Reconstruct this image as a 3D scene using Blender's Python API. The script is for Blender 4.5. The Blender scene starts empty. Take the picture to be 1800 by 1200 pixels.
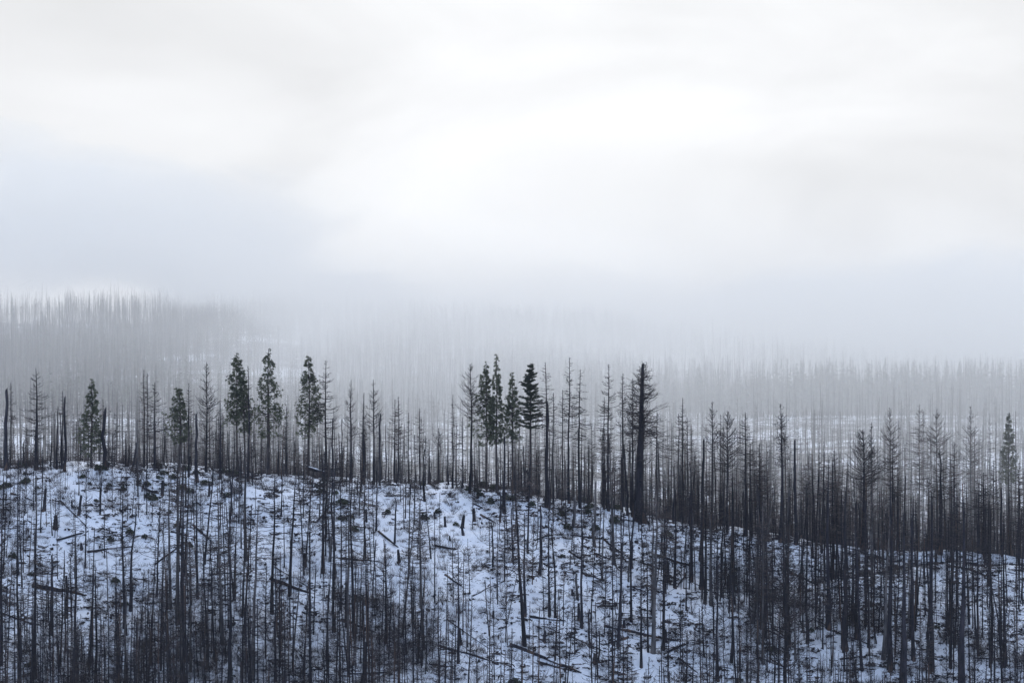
import bpy, math
import numpy as np

# ------------------------------------------------------------------ camera, sky, sun, exposure
sc = bpy.context.scene
col = sc.collection
F = 5000.0                                   # focal length in pixels of the 1800 px wide photograph
cam_d = bpy.data.cameras.new("camera")
cam_d.lens = 100.0
cam_d.sensor_width = 36.0
cam_d.clip_start = 1.0
cam_d.clip_end = 20000.0
cam = bpy.data.objects.new("camera", cam_d)
cam.rotation_euler = (math.radians(90), 0, 0)
col.objects.link(cam)
sc.camera = cam

sc.view_settings.view_transform = 'Standard'
sc.view_settings.look = 'None'
sc.view_settings.exposure = 0.0
sc.view_settings.gamma = 1.0
sc.cycles.use_denoising = True
sc.cycles.denoising_prefilter = 'ACCURATE'
sc.cycles.max_bounces = 9
sc.cycles.diffuse_bounces = 2
sc.cycles.glossy_bounces = 1
sc.cycles.transmission_bounces = 1
sc.cycles.volume_bounces = 7
sc.cycles.volume_step_rate = 4.0
sc.cycles.volume_max_steps = 128
sc.cycles.use_adaptive_sampling = True
sc.cycles.adaptive_threshold = 0.02

SUN_EL, SUN_AZ = math.radians(38), math.radians(4)     # behind the cloud, above the far hills
w = bpy.data.worlds.new("World"); sc.world = w; w.use_nodes = True
nt = w.node_tree; nt.nodes.clear()
def N(t, typ, **kw):
    n = t.nodes.new(typ)
    for k, v in kw.items():
        if k == 'inp':
            for a, b in v.items(): n.inputs[a].default_value = b
        else: setattr(n, k, v)
    return n
def math_(t, op, a, b=None, c=None, clamp=False):
    n = t.nodes.new('ShaderNodeMath'); n.operation = op; n.use_clamp = clamp
    for i, v in enumerate((a, b, c)):
        if v is None: continue
        if isinstance(v, (int, float)): n.inputs[i].default_value = v
        else: t.links.new(v, n.inputs[i])
    return n.outputs[0]
def smooth(t, v, lo, hi, a=0.0, b=1.0):
    n = t.nodes.new('ShaderNodeMapRange'); n.interpolation_type = 'SMOOTHSTEP'
    t.links.new(v, n.inputs['Value'])
    for k, q in (('From Min', lo), ('From Max', hi), ('To Min', a), ('To Max', b)): n.inputs[k].default_value = q
    return n.outputs['Result']
L = nt.links.new
sky = N(nt, 'ShaderNodeTexSky', sky_type='NISHITA', sun_disc=False, sun_elevation=SUN_EL, sun_rotation=SUN_AZ)
sky.air_density = 1.0; sky.dust_density = 1.0; sky.ozone_density = 2.0
bg_sky = N(nt, 'ShaderNodeBackground', inp={'Strength': 0.11}); L(sky.outputs[0], bg_sky.inputs[0])
tc = N(nt, 'ShaderNodeTexCoord')
sep = N(nt, 'ShaderNodeSeparateXYZ'); L(tc.outputs['Generated'], sep.inputs[0])
X, Y, Z = sep.outputs
mp = N(nt, 'ShaderNodeMapping'); mp.inputs['Scale'].default_value = (8, 8, 17); mp.inputs['Location'].default_value = (1.25, 0.2, 0.3)
L(tc.outputs['Generated'], mp.inputs[0])
nz = N(nt, 'ShaderNodeTexNoise', inp={'Scale': 1.0, 'Detail': 6.0, 'Roughness': 0.5, 'Distortion': 0.7}); L(mp.outputs[0], nz.inputs['Vector'])
# the bright part of the overcast lies round the hidden sun, in front of the camera
dot = N(nt, 'ShaderNodeVectorMath', operation='DOT_PRODUCT'); dot.inputs[1].default_value = (0.0, 0.998, 0.055)
L(tc.outputs['Generated'], dot.inputs[0])
glow = smooth(nt, dot.outputs['Value'], 0.972, 1.0)
front = smooth(nt, dot.outputs['Value'], -0.5, 0.75)
lum = math_(nt, 'ADD', math_(nt, 'MULTIPLY', glow, 0.11), 0.855)
lum = math_(nt, 'MULTIPLY', lum, math_(nt, 'ADD', math_(nt, 'MULTIPLY', nz.outputs[0], 0.46), 0.785))
ramp = N(nt, 'ShaderNodeMix', data_type='RGBA')
L(front, ramp.inputs['Factor'])
ramp.inputs['A'].default_value = (0.46, 0.63, 0.98, 1); ramp.inputs['B'].default_value = (0.975, 0.985, 1.0, 1)
lum = math_(nt, 'MULTIPLY', lum, smooth(nt, Z, 0.22, 0.85, 1.0, 1.86))     # an overcast sky is brightest overhead
ccol = N(nt, 'ShaderNodeVectorMath', operation='SCALE'); L(ramp.outputs['Result'], ccol.inputs[0]); L(lum, ccol.inputs['Scale'])
bg_c = N(nt, 'ShaderNodeBackground'); L(ccol.outputs[0], bg_c.inputs[0])
mx = N(nt, 'ShaderNodeMixShader'); mx.inputs[0].default_value = 0.8
L(smooth(nt, Z, 0.2, 0.7, 1.0, 0.7), mx.inputs[0]); L(bg_sky.outputs[0], mx.inputs[1]); L(bg_c.outputs[0], mx.inputs[2])
wo = N(nt, 'ShaderNodeOutputWorld'); L(mx.outputs[0], wo.inputs[0])

sd = bpy.data.lights.new("sun", 'SUN'); sd.energy = 0.8; sd.angle = math.radians(20); sd.color = (1.0, 0.97, 0.93)
so = bpy.data.objects.new("sun", sd); col.objects.link(so)
from mathutils import Vector
sdir = Vector((math.sin(SUN_AZ) * math.cos(SUN_EL), math.cos(SUN_AZ) * math.cos(SUN_EL), math.sin(SUN_EL)))
so.rotation_euler = (-sdir).to_track_quat('-Z', 'Y').to_euler()

# ------------------------------------------------------------------ helpers
rng = np.random.default_rng(7)
def vnoise(x, y, s, seed=0):
    """smooth value noise, -1..1, feature size s metres"""
    x = np.asarray(x, float) / s; y = np.asarray(y, float) / s
    xi = np.floor(x).astype(np.int64); yi = np.floor(y).astype(np.int64)
    fx = x - xi; fy = y - yi
    fx = fx * fx * (3 - 2 * fx); fy = fy * fy * (3 - 2 * fy)
    def hsh(a, b):
        n = (a * 374761393 + b * 668265263 + seed * 2147483647) & 0xffffffff
        n = ((n ^ (n >> 13)) * 1274126177) & 0xffffffff
        return ((n ^ (n >> 16)) & 0xffff) / 32767.5 - 1
    return ((hsh(xi, yi) * (1 - fx) + hsh(xi + 1, yi) * fx) * (1 - fy) + (hsh(xi, yi + 1) * (1 - fx) + hsh(xi + 1, yi + 1) * fx) * fy)
def sstep(a, b, v):
    t = np.clip((v - a) / (b - a), 0, 1); return t * t * (3 - 2 * t)

CREST_Y = 455.0
crest_px = np.array([-400, 0, 130, 300, 480, 640, 750, 880, 960, 1060, 1180, 1260, 1340, 1450, 1600, 1700, 1800, 2200], float)
crest_py = np.array([835, 820, 816, 824, 836, 850, 851, 859, 878, 891, 917, 930, 944, 955, 970, 978, 988, 1020], float)
crest_x = (crest_px - 900) / F * CREST_Y
crest_z = -(crest_py - 600) / F * CREST_Y
def height(x, y):
    x = np.asarray(x, float); y = np.asarray(y, float)
    zc = np.interp(x, crest_x, crest_z) + 0.35 * vnoise(x, y, 5, 3) + 0.9 * vnoise(x, y, 14, 4)
    d = CREST_Y - y
    front = zc - 0.52 * (np.sqrt(np.maximum(d, 0) ** 2 + 12 ** 2) - 12)
    front += (1.3 * vnoise(x, y, 22, 1) + 0.6 * vnoise(x, y, 9, 2)) * sstep(0, 12, d)
    # crease of the gully on the right of the slope
    g = (x - 22) * 0.42 + (455 - y) - 21
    front -= 2.2 * np.exp(-(g / 6.0) ** 2) * sstep(12, 40, x)
    # camera side of the near valley
    cam_side = -2.2 - 0.56 * y
    bot = -82 + 2 * vnoise(x, y, 40, 5)
    near = np.maximum(np.maximum(front, bot), cam_side)
    # behind the crest: down to the valley floor
    db = np.maximum(-d, 0)
    back = zc - 0.30 * (np.sqrt(db ** 2 + 14 ** 2) - 14)
    rt = sstep(-60, 120, x * 500 / np.maximum(y, 400))
    floor = (-42 - 11 * rt) * (1 - sstep(760, 1050, y)) + (-40) * sstep(760, 1050, y)
    floor = floor + 5.5 * sstep(1050, 1280, y) + 1.5 * vnoise(x, y, 90, 8)
    u = x / np.maximum(y, 1)
    hill = 41 - 12 * sstep(-0.1, -0.02, u) - 18 * sstep(0.0, 0.12, u)
    floor = floor + hill * sstep(1420, 1980, y) + 11 * vnoise(x, y, 150, 9) * sstep(1400, 1700, y)
    far = back + (np.minimum(back, floor) - back) * 1.0
    far = np.where(back > floor, back, floor)
    far = back * (1 - sstep(500, 640, y)) + floor * sstep(500, 640, y)
    z = np.where(d >= 0, near, far)
    m = sstep(340, 360, y) * (1 - sstep(560, 600, y))
    z = z + m * (0.27 * vnoise(x, y, 2.6, 11) + 0.10 * vnoise(x, y, 1.1, 12))
    return z

def project(x, y, z): return 900 + F * x / y, 600 - F * z / y
def ground_hit(px, py, y0=345.0, y1=520.0, back=None):
    ys = np.arange(y0, y1, 0.25)
    xs = (px - 900) / F * ys; zr = -(py - 600) / F * ys
    h = height(xs, ys)
    k = np.nonzero(h >= zr)[0]
    if len(k) == 0: return None
    return xs[k[0]], ys[k[0]]

class MB:
    def __init__(s): s.v = []; s.f = []; s.n = 0; s.m = []
    def add(s, v, f, m=0):
        if len(v) == 0: return
        s.v.append(np.asarray(v, np.float32).reshape(-1, 3)); s.f.append((np.asarray(f, np.int64) + s.n, m)); s.n += len(s.v[-1])
    def tubes(s, P, R, sides=3, cap=False, m=0, jag=0.0):
        """P [B,K,3] centre lines, R [B,K] radii"""
        P = np.asarray(P, float); R = np.asarray(R, float)
        B, K, _ = P.shape
        t = P[:, -1] - P[:, 0]; t /= np.linalg.norm(t, axis=1, keepdims=True) + 1e-9
        ref = np.where(np.abs(t[:, 2:3]) > 0.8, np.array([[1.0, 0, 0]]), np.array([[0, 0, 1.0]]))
        a = np.cross(t, ref); a /= np.linalg.norm(a, axis=1, keepdims=True) + 1e-9
        b = np.cross(t, a)
        an = np.arange(sides) / sides * 2 * np.pi
        ring = np.cos(an)[None, :, None] * a[:, None] + np.sin(an)[None, :, None] * b[:, None]
        V = P[:, :, None] + ring[:, None] * R[:, :, None, None]
        if jag: V[:, -1, :, 2] += (np.random.default_rng(B * 7 + K).random((B, sides)) - 0.2) * jag
        idx = np.arange(B * K * sides).reshape(B, K, sides)
        q = np.stack([idx[:, :-1], np.roll(idx, -1, 2)[:, :-1], np.roll(idx, -1, 2)[:, 1:], idx[:, 1:]], -1).reshape(-1, 4)
        s.add(V.reshape(-1, 3), q, m)
        if cap and sides == 4:
            s.f.append((idx[:, -1] + s.n - B * K * sides, m))
        elif cap:
            base = s.n
            top = P[:, -1] + (0, 0, jag * 0.3)
            s.v.append(top.astype(np.float32)); s.n += B
            ii = idx[:, -1] + base - B * K * sides
            tri = np.stack([ii, np.roll(ii, -1, 1), np.repeat((base + np.arange(B))[:, None], sides, 1)], -1).reshape(-1, 3)
            s.f.append((tri, m))
    def arrays(s):
        return np.concatenate(s.v), s.f
    def mesh(s, name, mats, smooth=False):
        me = bpy.data.meshes.new(name)
        V = np.concatenate(s.v)
        me.vertices.add(len(V)); me.vertices.foreach_set('co', V.ravel())
        loops = np.concatenate([f.ravel() for f, _ in s.f]); sizes = np.concatenate([np.full(len(f), f.shape[1]) for f, _ in s.f])
        mi = np.concatenate([np.full(len(f), m) for f, m in s.f])
        me.loops.add(len(loops)); me.loops.foreach_set('vertex_index', loops.astype(np.int32))
        st = np.concatenate([[0], np.cumsum(sizes)[:-1]])
        me.polygons.add(len(sizes)); me.polygons.foreach_set('loop_start', st.astype(np.int32))
        me.polygons.foreach_set('material_index', mi.astype(np.int32))
        if smooth: me.polygons.foreach_set('use_smooth', np.ones(len(sizes), bool))
        for m in mats: me.materials.append(m)
        me.update(calc_edges=True)
        return me
def link(name, me, parent=None, loc=None):
    o = bpy.data.objects.new(name, me); col.objects.link(o)
    if parent: o.parent = parent
    if loc is not None: o.location = loc
    return o
def tag(o, label=None, cat=None, group=None, kind=None):
    if label: o['label'] = label
    if cat: o['category'] = cat
    if group: o['group'] = group
    if kind: o['kind'] = kind
    return o

# ------------------------------------------------------------------ materials
def mat(name, c1, c2, scale=3.0, rough=0.9, lo=0.35, hi=0.65, stretch=(1, 1, 1), c3=None, p3=0.62, rnd=0.0, spec=0.2):
    m = bpy.data.materials.new(name); m.use_nodes = True; t = m.node_tree; t.nodes.clear()
    bs = N(t, 'ShaderNodeBsdfPrincipled', inp={'Roughness': rough, 'Specular IOR Level': spec}); ou = N(t, 'ShaderNodeOutputMaterial')
    t.links.new(bs.outputs[0], ou.inputs[0])
    co = N(t, 'ShaderNodeTexCoord'); mpn = N(t, 'ShaderNodeMapping'); mpn.inputs['Scale'].default_value = stretch
    t.links.new(co.outputs['Object'], mpn.inputs[0])
    nn = N(t, 'ShaderNodeTexNoise', inp={'Scale': scale, 'Detail': 3.0}); t.links.new(mpn.outputs[0], nn.inputs['Vector'])
    mixn = N(t, 'ShaderNodeMix', data_type='RGBA'); mixn.inputs['A'].default_value = (*c1, 1); mixn.inputs['B'].default_value = (*c2, 1)
    t.links.new(smooth(t, nn.outputs[0], lo, hi), mixn.inputs['Factor'])
    out = mixn.outputs['Result']
    if c3:
        n3 = N(t, 'ShaderNodeTexNoise', inp={'Scale': scale * 0.23, 'Detail': 2.0}); t.links.new(mpn.outputs[0], n3.inputs['Vector'])
        m3 = N(t, 'ShaderNodeMix', data_type='RGBA'); m3.inputs['B'].default_value = (*c3, 1); t.links.new(out, m3.inputs['A'])
        t.links.new(smooth(t, n3.outputs[0], p3, p3 + 0.05), m3.inputs['Factor']); out = m3.outputs['Result']
    if rnd:
        oi = N(t, 'ShaderNodeObjectInfo'); hs = N(t, 'ShaderNodeHueSaturation')
        t.links.new(math_(t, 'ADD', math_(t, 'MULTIPLY', oi.outputs['Random'], rnd * 2), 1 - rnd), hs.inputs['Value'])
        t.links.new(out, hs.inputs['Color']); out = hs.outputs[0]
    t.links.new(out, bs.inputs['Base Color'])
    return m
M_char = mat('charred_bark', (0.009, 0.010, 0.015), (0.028, 0.026, 0.033), 2.0, stretch=(1, 1, 0.25), c3=(0.085, 0.055, 0.042), p3=0.57, rnd=0.5)
M_twig = mat('dead_twigs', (0.042, 0.035, 0.035), (0.082, 0.063, 0.057), 0.7, rnd=0.3)
M_twigd = mat('burnt_twigs', (0.018, 0.017, 0.021), (0.045, 0.036, 0.036), 0.7, rnd=0.3)
M_grey = mat('weathered_grey_wood', (0.045, 0.044, 0.048), (0.13, 0.12, 0.115), 2.0, stretch=(1, 1, 0.2), rnd=0.4)
M_bark = mat('pine_bark', (0.035, 0.032, 0.036), (0.075, 0.06, 0.055), 2.0, stretch=(1, 1, 0.3))
M_need = mat('pine_needles', (0.062, 0.076, 0.048), (0.135, 0.150, 0.090), 0.9)
M_needd = mat('fir_needles', (0.026, 0.038, 0.028), (0.060, 0.078, 0.048), 0.9)
M_green = mat('evergreen_leaves', (0.030, 0.042, 0.026), (0.075, 0.085, 0.050), 1.2, rnd=0.3)
M_brown = mat('brown_twigs', (0.045, 0.038, 0.042), (0.088, 0.068, 0.066), 1.0, rnd=0.3)
M_grass = mat('dry_grass', (0.08, 0.07, 0.06), (0.16, 0.13, 0.11), 1.0)
M_snowcap = mat('lying_snow', (0.76, 0.79, 0.84), (0.84, 0.86, 0.9), 2.0, rough=0.7)
M_debris = mat('charred_debris', (0.015, 0.015, 0.02), (0.06, 0.05, 0.05), 0.6)

def ground_material():
    m = bpy.data.materials.new('snowy_ground'); m.use_nodes = True; t = m.node_tree; t.nodes.clear()
    bs = N(t, 'ShaderNodeBsdfPrincipled', inp={'Roughness': 0.75, 'Specular IOR Level': 0.15}); ou = N(t, 'ShaderNodeOutputMaterial')
    t.links.new(bs.outputs[0], ou.inputs[0])
    co = N(t, 'ShaderNodeTexCoord').outputs['Object']
    mp1 = N(t, 'ShaderNodeMapping'); mp1.inputs['Scale'].default_value = (0.75, 1.0, 0.6); mp1.inputs['Rotation'].default_value = (0, 0, 0.5); t.links.new(co, mp1.inputs[0])
    fine = N(t, 'ShaderNodeTexNoise', inp={'Scale': 2.3, 'Detail': 6.0, 'Roughness': 0.7, 'Distortion': 0.5}); t.links.new(mp1.outputs[0], fine.inputs['Vector'])
    big = N(t, 'ShaderNodeTexNoise', inp={'Scale': 0.085, 'Detail': 3.0, 'Roughness': 0.6}); t.links.new(co, big.inputs['Vector'])
    thr = smooth(t, big.outputs[0], 0.36, 0.66, 0.73, 0.57)
    # the woods behind the ridge stand on brushy ground with only patches of snow; the valley clearing is open snow
    gy = N(t, 'ShaderNodeSeparateXYZ'); t.links.new(co, gy.inputs[0]); yy = gy.outputs[1]
    patch = N(t, 'ShaderNodeTexNoise', inp={'Scale': 0.016, 'Detail': 3.0, 'Roughness': 0.6}); t.links.new(co, patch.inputs['Vector'])
    wood = math_(t, 'ADD', math_(t, 'MULTIPLY', smooth(t, yy, 470.0, 520.0), smooth(t, yy, 1060.0, 1110.0, 1.0, 0.0)), smooth(t, yy, 1245.0, 1275.0))
    wood = math_(t, 'MULTIPLY', wood, smooth(t, patch.outputs[0], 0.50, 0.64, 1.0, 0.25))
    p2 = N(t, 'ShaderNodeTexNoise', inp={'Scale': 0.022, 'Detail': 4.0, 'Roughness': 0.65}); t.links.new(co, p2.inputs['Vector'])
    clear = math_(t, 'MULTIPLY', smooth(t, yy, 1060.0, 1110.0), smooth(t, yy, 1245.0, 1275.0, 1.0, 0.0))
    wood = math_(t, 'ADD', wood, math_(t, 'MULTIPLY', clear, smooth(t, p2.outputs[0], 0.38, 0.54, 0.1, 0.95)))
    thr = math_(t, 'SUBTRACT', thr, math_(t, 'MULTIPLY', wood, 0.24))
    dif = math_(t, 'SUBTRACT', fine.outputs[0], thr)
    k = smooth(t, dif, -0.035, 0.03)
    dirt = N(t, 'ShaderNodeMix', data_type='RGBA'); dirt.inputs['A'].default_value = (0.028, 0.027, 0.032, 1); dirt.inputs['B'].default_value = (0.11, 0.085, 0.08, 1)
    dn = N(t, 'ShaderNodeTexNoise', inp={'Scale': 0.5, 'Detail': 2.0}); t.links.new(co, dn.inputs['Vector'])
    t.links.new(smooth(t, dn.outputs[0], 0.4, 0.7), dirt.inputs['Factor'])
    mm = N(t, 'ShaderNodeMix', data_type='RGBA'); mm.inputs['A'].default_value = (0.86, 0.88, 0.92, 1)
    t.links.new(k, mm.inputs['Factor']); t.links.new(dirt.outputs['Result'], mm.inputs['B']); t.links.new(mm.outputs['Result'], bs.inputs['Base Color'])
    bp = N(t, 'ShaderNodeBump', inp={'Strength': 0.6, 'Distance': 0.35}); t.links.new(fine.outputs[0], bp.inputs['Height']); t.links.new(bp.outputs[0], bs.inputs['Normal'])
    return m
M_ground = ground_material()

# ------------------------------------------------------------------ terrain: one sheet
def grow(a, b, s0, k):
    out = [a]; s = s0
    while out[-1] < b: out.append(out[-1] + s); s *= k
    return out
xp = grow(0, 60, 0.42, 1.0) ; xp = xp + grow(xp[-1] + 0.5, 2600, 0.5, 1.075)
xs = np.array(sorted(set([-v for v in xp] + xp)))
ys = np.array(grow(-60, 340, 8, 1.0)[:-1] + grow(340, 475, 0.42, 1.0)[:-1] + grow(475, 5000, 0.5, 1.03))
GX, GY = np.meshgrid(xs, ys)
GZ = height(GX, GY)
mb = MB(); ny, nx = GX.shape
ii = np.arange(ny * nx).reshape(ny, nx)
mb.add(np.stack([GX, GY, GZ], -1), np.stack([ii[:-1, :-1], ii[:-1, 1:], ii[1:, 1:], ii[1:, :-1]], -1).reshape(-1, 4))
tag(link('snow_ground', mb.mesh('snow_ground', [M_ground], True)), kind='structure')

# ------------------------------------------------------------------ tree shapes
def trunk_mb(mb, H, r0, r1, R, lean=0.0, sides=7, jag=0.0, K=9, flare=1.0, wob=0.12):
    t = np.linspace(0, 1, K) ** 1.1
    z = -0.8 + t * (H + 0.8)
    w_ = np.cumsum(R.normal(0, wob * r0 * 2, (K, 2)), 0) * (t[:, None] > 0)
    w_ -= t[:, None] * w_[-1]
    P = np.stack([w_[:, 0] + lean * t, w_[:, 1], z], -1)
    r = r1 + (r0 - r1) * (1 - t) ** 1.05
    r[0] *= 1.35 * flare; r[1] *= 1.0 + 0.12 * flare
    mb.tubes(P[None], r[None], sides, cap=True, jag=jag)
    return lambda h: np.stack([np.interp(h, z, P[:, 0]), np.interp(h, z, P[:, 1]), h], -1), (lambda h: np.interp(h, z, r))

def branches(mb, R, h, az, Ln, a0, curl, r0, K=4, sides=3, m=0, axis=None, kink=0.06, ntw=5, twl=0.28, twr=0.012, rt=0.3):
    """Ln lengths, a0 start elevation (rad), curl change of elevation towards the tip. returns points [B,K,3]"""
    B = len(h)
    s = np.linspace(0, 1, K)
    el = a0[:, None] + curl[:, None] * s[None] ** 1.3
    step = Ln[:, None] / (K - 1)
    dx = np.cos(el) * step; dz = np.sin(el) * step
    azk = az[:, None] + np.cumsum(R.normal(0, kink, (B, K)), 1)
    pos = np.zeros((B, K, 3))
    pos[:, 1:, 0] = np.cumsum((dx * np.cos(azk))[:, :-1], 1); pos[:, 1:, 1] = np.cumsum((dx * np.sin(azk))[:, :-1], 1); pos[:, 1:, 2] = np.cumsum(dz[:, :-1], 1)
    pos[:, 1:] += R.normal(0, 0.03, (B, K - 1, 3)) * Ln[:, None, None] * kink * 8
    pos += axis(h)[:, None]
    rr = r0[:, None] * (1 - s[None] * (1 - rt))
    mb.tubes(pos, rr, sides, m=m)
    if ntw:
        u = R.uniform(0.25, 1.0, (B, ntw)); u[:, 0] = 0.97
        k = np.clip((u * (K - 1)).astype(int), 0, K - 2); fr = u * (K - 1) - k
        bi = np.arange(B)[:, None]
        p = pos[bi, k] * (1 - fr[..., None]) + pos[bi, k + 1] * fr[..., None]
        d = pos[bi, k + 1] - pos[bi, k]; d /= np.linalg.norm(d, axis=-1, keepdims=True) + 1e-9
        side = np.cross(d, (0, 0, 1.0)) * np.sign(R.uniform(-1, 1, (B, ntw, 1)))
        dd = d * 0.75 + side * R.uniform(0.3, 0.9, (B, ntw, 1)) + R.normal(0, 0.25, (B, ntw, 3)); dd[..., 2] += 0.18
        tl = (Ln[:, None] * twl * (1.15 - 0.5 * u) * R.uniform(0.5, 1.2, (B, ntw)))[..., None]
        e = p + dd * tl
        mb.tubes(np.stack([p, e], -2).reshape(-1, 2, 3), np.tile([twr, twr * 0.5], (B * ntw, 1)), 3, m=m)
    return pos

STY = dict(  # start angle, curl, jitter
    fan=(-0.15, 0.75, 0.12), flat=(0.0, 0.12, 0.15), up=(0.35, 0.55, 0.15), down=(-0.45, 0.55, 0.15), curly=(0.15, 0.9, 0.5), ragged=(0.0, 0.4, 0.4))
def dead_tree(H, r0, hw, cb, style='fan', seed=0, dens=1.0, detail=1.0, lean=0.0, r1=None, tmat=M_char, bmat=M_twig, side_bias=0.0):
    """returns trunk MB, crown MB. hw crown half width, cb crown bottom height"""
    R = np.random.default_rng(seed)
    tb = MB(); ax, rad = trunk_mb(tb, H, r0, r1 if r1 is not None else max(0.04, r0 * 0.12), R, lean, jag=0.3 if r1 else 0)
    cr = MB()
    st = STY[style]
    nb = int(dens * 8.5 * (H - cb) * (0.55 + 0.45 * min(1, hw / 2.0)))
    nb = max(12, min(nb, 420))
    t = R.random(nb) ** 0.9
    h = H - 0.15 - t * (H - cb)
    prof = np.minimum(1, 0.10 + t * 1.45) ** 0.85 * (1 - 0.25 * np.clip((t - 0.75) / 0.25, 0, 1))
    Ln = 1.25 * hw * prof * R.uniform(0.55, 1.15, nb) * np.where(R.random(nb) < 0.12, 0.35, 1)
    az = R.uniform(0, 2 * np.pi, nb)
    if side_bias: Ln *= 1 + side_bias * np.cos(az)
    a0 = st[0] + R.normal(0, st[2], nb) + 0.35 * (1 - t) ** 2; curl = st[1] + R.normal(0, st[2] * 1.3, nb)
    rb = np.minimum(0.026 + 0.012 * Ln, np.maximum(rad(h), 0.05) * 0.9)
    kink = 0.35 if style == 'curly' else 0.07
    branches(cr, R, h, az, Ln * (1.2 if style == 'curly' else 1.08), a0, curl, rb, K=5 if detail >= 1 else 3, axis=ax, kink=kink,
             ntw=int(round((8 if detail >= 1 else 3))), twl=0.38, twr=0.020 if detail >= 1 else 0.024)
    ns = int(dens * 1.6 * max(0, cb - 1.5))          # dead stubs below the crown
    if ns:
        h = R.uniform(1.5, cb, ns)
        branches(cr, R, h, R.uniform(0, 6.28, ns), R.uniform(0.12, 0.5, ns) * hw * (0.35 + 0.65 * h / cb), R.normal(-0.15, 0.2, ns), R.normal(0.3, 0.25, ns), np.full(ns, 0.028),
                 K=3, axis=ax, ntw=2 if detail >= 1 else 0, twl=0.3, twr=0.018)
    return tb, cr
def snag(H, r0, seed=0, lean=0.0, stubs=6, top=0.45, hw=1.2, curly=False):
    R = np.random.default_rng(seed)
    tb = MB(); ax, rad = trunk_mb(tb, H, r0, r0 * top, R, lean, jag=max(0.25, r0 * 2.6), wob=0.15)
    cr = []
    for _ in range(stubs):
        c1 = MB(); cr.append(c1); h = R.uniform(0.3, 0.98, 1) * H
        branches(c1, R, h, R.uniform(0, 6.28, 1), R.uniform(0.3, 1.0, 1) * hw, R.normal(0.1, 0.35, 1), R.normal(0.4 if not curly else 1.0, 0.5, 1), rad(h) * 0.18 + 0.015,
                 K=5, axis=ax, kink=0.3 if curly else 0.1, ntw=3, twl=0.35, twr=0.014)
    return tb, cr
def tufts(mb, R, P, n, ln, wd, up=0.25, m=0, out=None, flat=1.0):
    """bunches of needle blades round the points P"""
    B = len(P)
    d = R.normal(0, 1, (B, n, 3)); d /= np.linalg.norm(d, axis=-1, keepdims=True)
    d[..., 2] *= flat
    if out is not None: d += out[:, None] * 0.9
    d[..., 2] += up; d /= np.linalg.norm(d, axis=-1, keepdims=True)
    s = np.cross(d, R.normal(0, 1, (B, n, 3))); s /= np.linalg.norm(s, axis=-1, keepdims=True) + 1e-9
    l = ln * R.uniform(0.6, 1.15, (B, n, 1)); c = P[:, None] + d * 0.05
    V = np.stack([c - s * wd * 0.35, c + s * wd * 0.35, c + d * l * 0.55 + s * wd * 0.6, c + d * l, c + d * l * 0.55 - s * wd * 0.6], -2)
    idx = np.arange(B * n * 5).reshape(-1, 5)
    mb.add(V.reshape(-1, 3), idx, m)
def pine(H, r0, hw, cb, seed, sparse=0.0, dens=1.0, bias=0.0):
    cb = max(2.0, cb - 2.2)
    R = np.random.default_rng(seed)
    tb = MB(); ax, rad = trunk_mb(tb, H, r0, 0.04, R)
    cr = MB()
    nb = int(23 * (H - cb) * dens)
    t = R.random(nb) ** 0.85
    nw = (t * 16 + R.normal(0, .12, nb)); t = np.clip(0.65 * t + 0.35 * np.round(nw) / 16, 0.01, 1)   # loose whorls
    h = H - 0.1 - t * (H - cb)
    clump = 0.75 + 0.35 * np.sin(t * 23 + seed) * np.cos(R.uniform(0, 6.28))
    prof = np.minimum(1, 0.10 + t * 1.08) ** 0.95 * (1 - 0.35 * np.clip((t - 0.8) / 0.2, 0, 1)) * (0.55 + 0.45 * clump)
    az = R.uniform(0, 6.28, nb)
    Ln = 1.3 * hw * prof * R.uniform(0.5, 1.2, nb) * (1 + bias * np.cos(az))
    keep = R.random(nb) > sparse * (1 - t) * 0.8 + 0.5 * np.clip((t - 0.75) / 0.25, 0, 1)
    h, t, az, Ln = h[keep], t[keep], az[keep], Ln[keep]; nb = len(h)
    P = branches(cr, R, h, az, Ln, 0.05 + R.normal(0, 0.15, nb) + 0.5 * (1 - t) ** 1.5 - 0.2 * t, 0.7 + R.normal(0, .2, nb), 0.012 + 0.012 * Ln, K=5, axis=ax, ntw=0, m=1)
    for k, fr in ((4, 0.0), (3, 0.3), (3, .8), (2, 0.5)):
        q = P[:, k] if k == 4 else P[:, k] * (1 - fr) + P[:, k + 1] * fr
        sel = (R.random(nb) < (1.0, 1.0, .9, 0.75, .6)[4 - k]) & (Ln > (0.0 if k == 4 else 0.5))
        q = q[sel] + R.normal(0, 0.11, (sel.sum(), 3)) * np.minimum(1.4, Ln[sel])[:, None]
        if len(q):
            o = P[sel, k] - P[sel, k - 1]; o /= np.linalg.norm(o, axis=1, keepdims=True) + 1e-9
            tufts(cr, R, q, 12, 0.33, 0.055, 0.35, out=o)
    nd = int(3.2 * (cb - 2))
    if nd > 0:
        h = cb - (R.random(nd) ** 1.4) * (cb - 2) * 0.9
        branches(cr, R, h, R.uniform(0, 6.28, nd), hw * R.uniform(0.3, 0.85, nd) * (0.4 + 0.6 * h / cb), R.normal(-0.2, 0.15, nd), R.normal(0.5, 0.2, nd), np.full(nd, 0.02), K=4, axis=ax, ntw=5, twl=0.25, twr=0.02, m=1)
    return tb, cr
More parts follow.
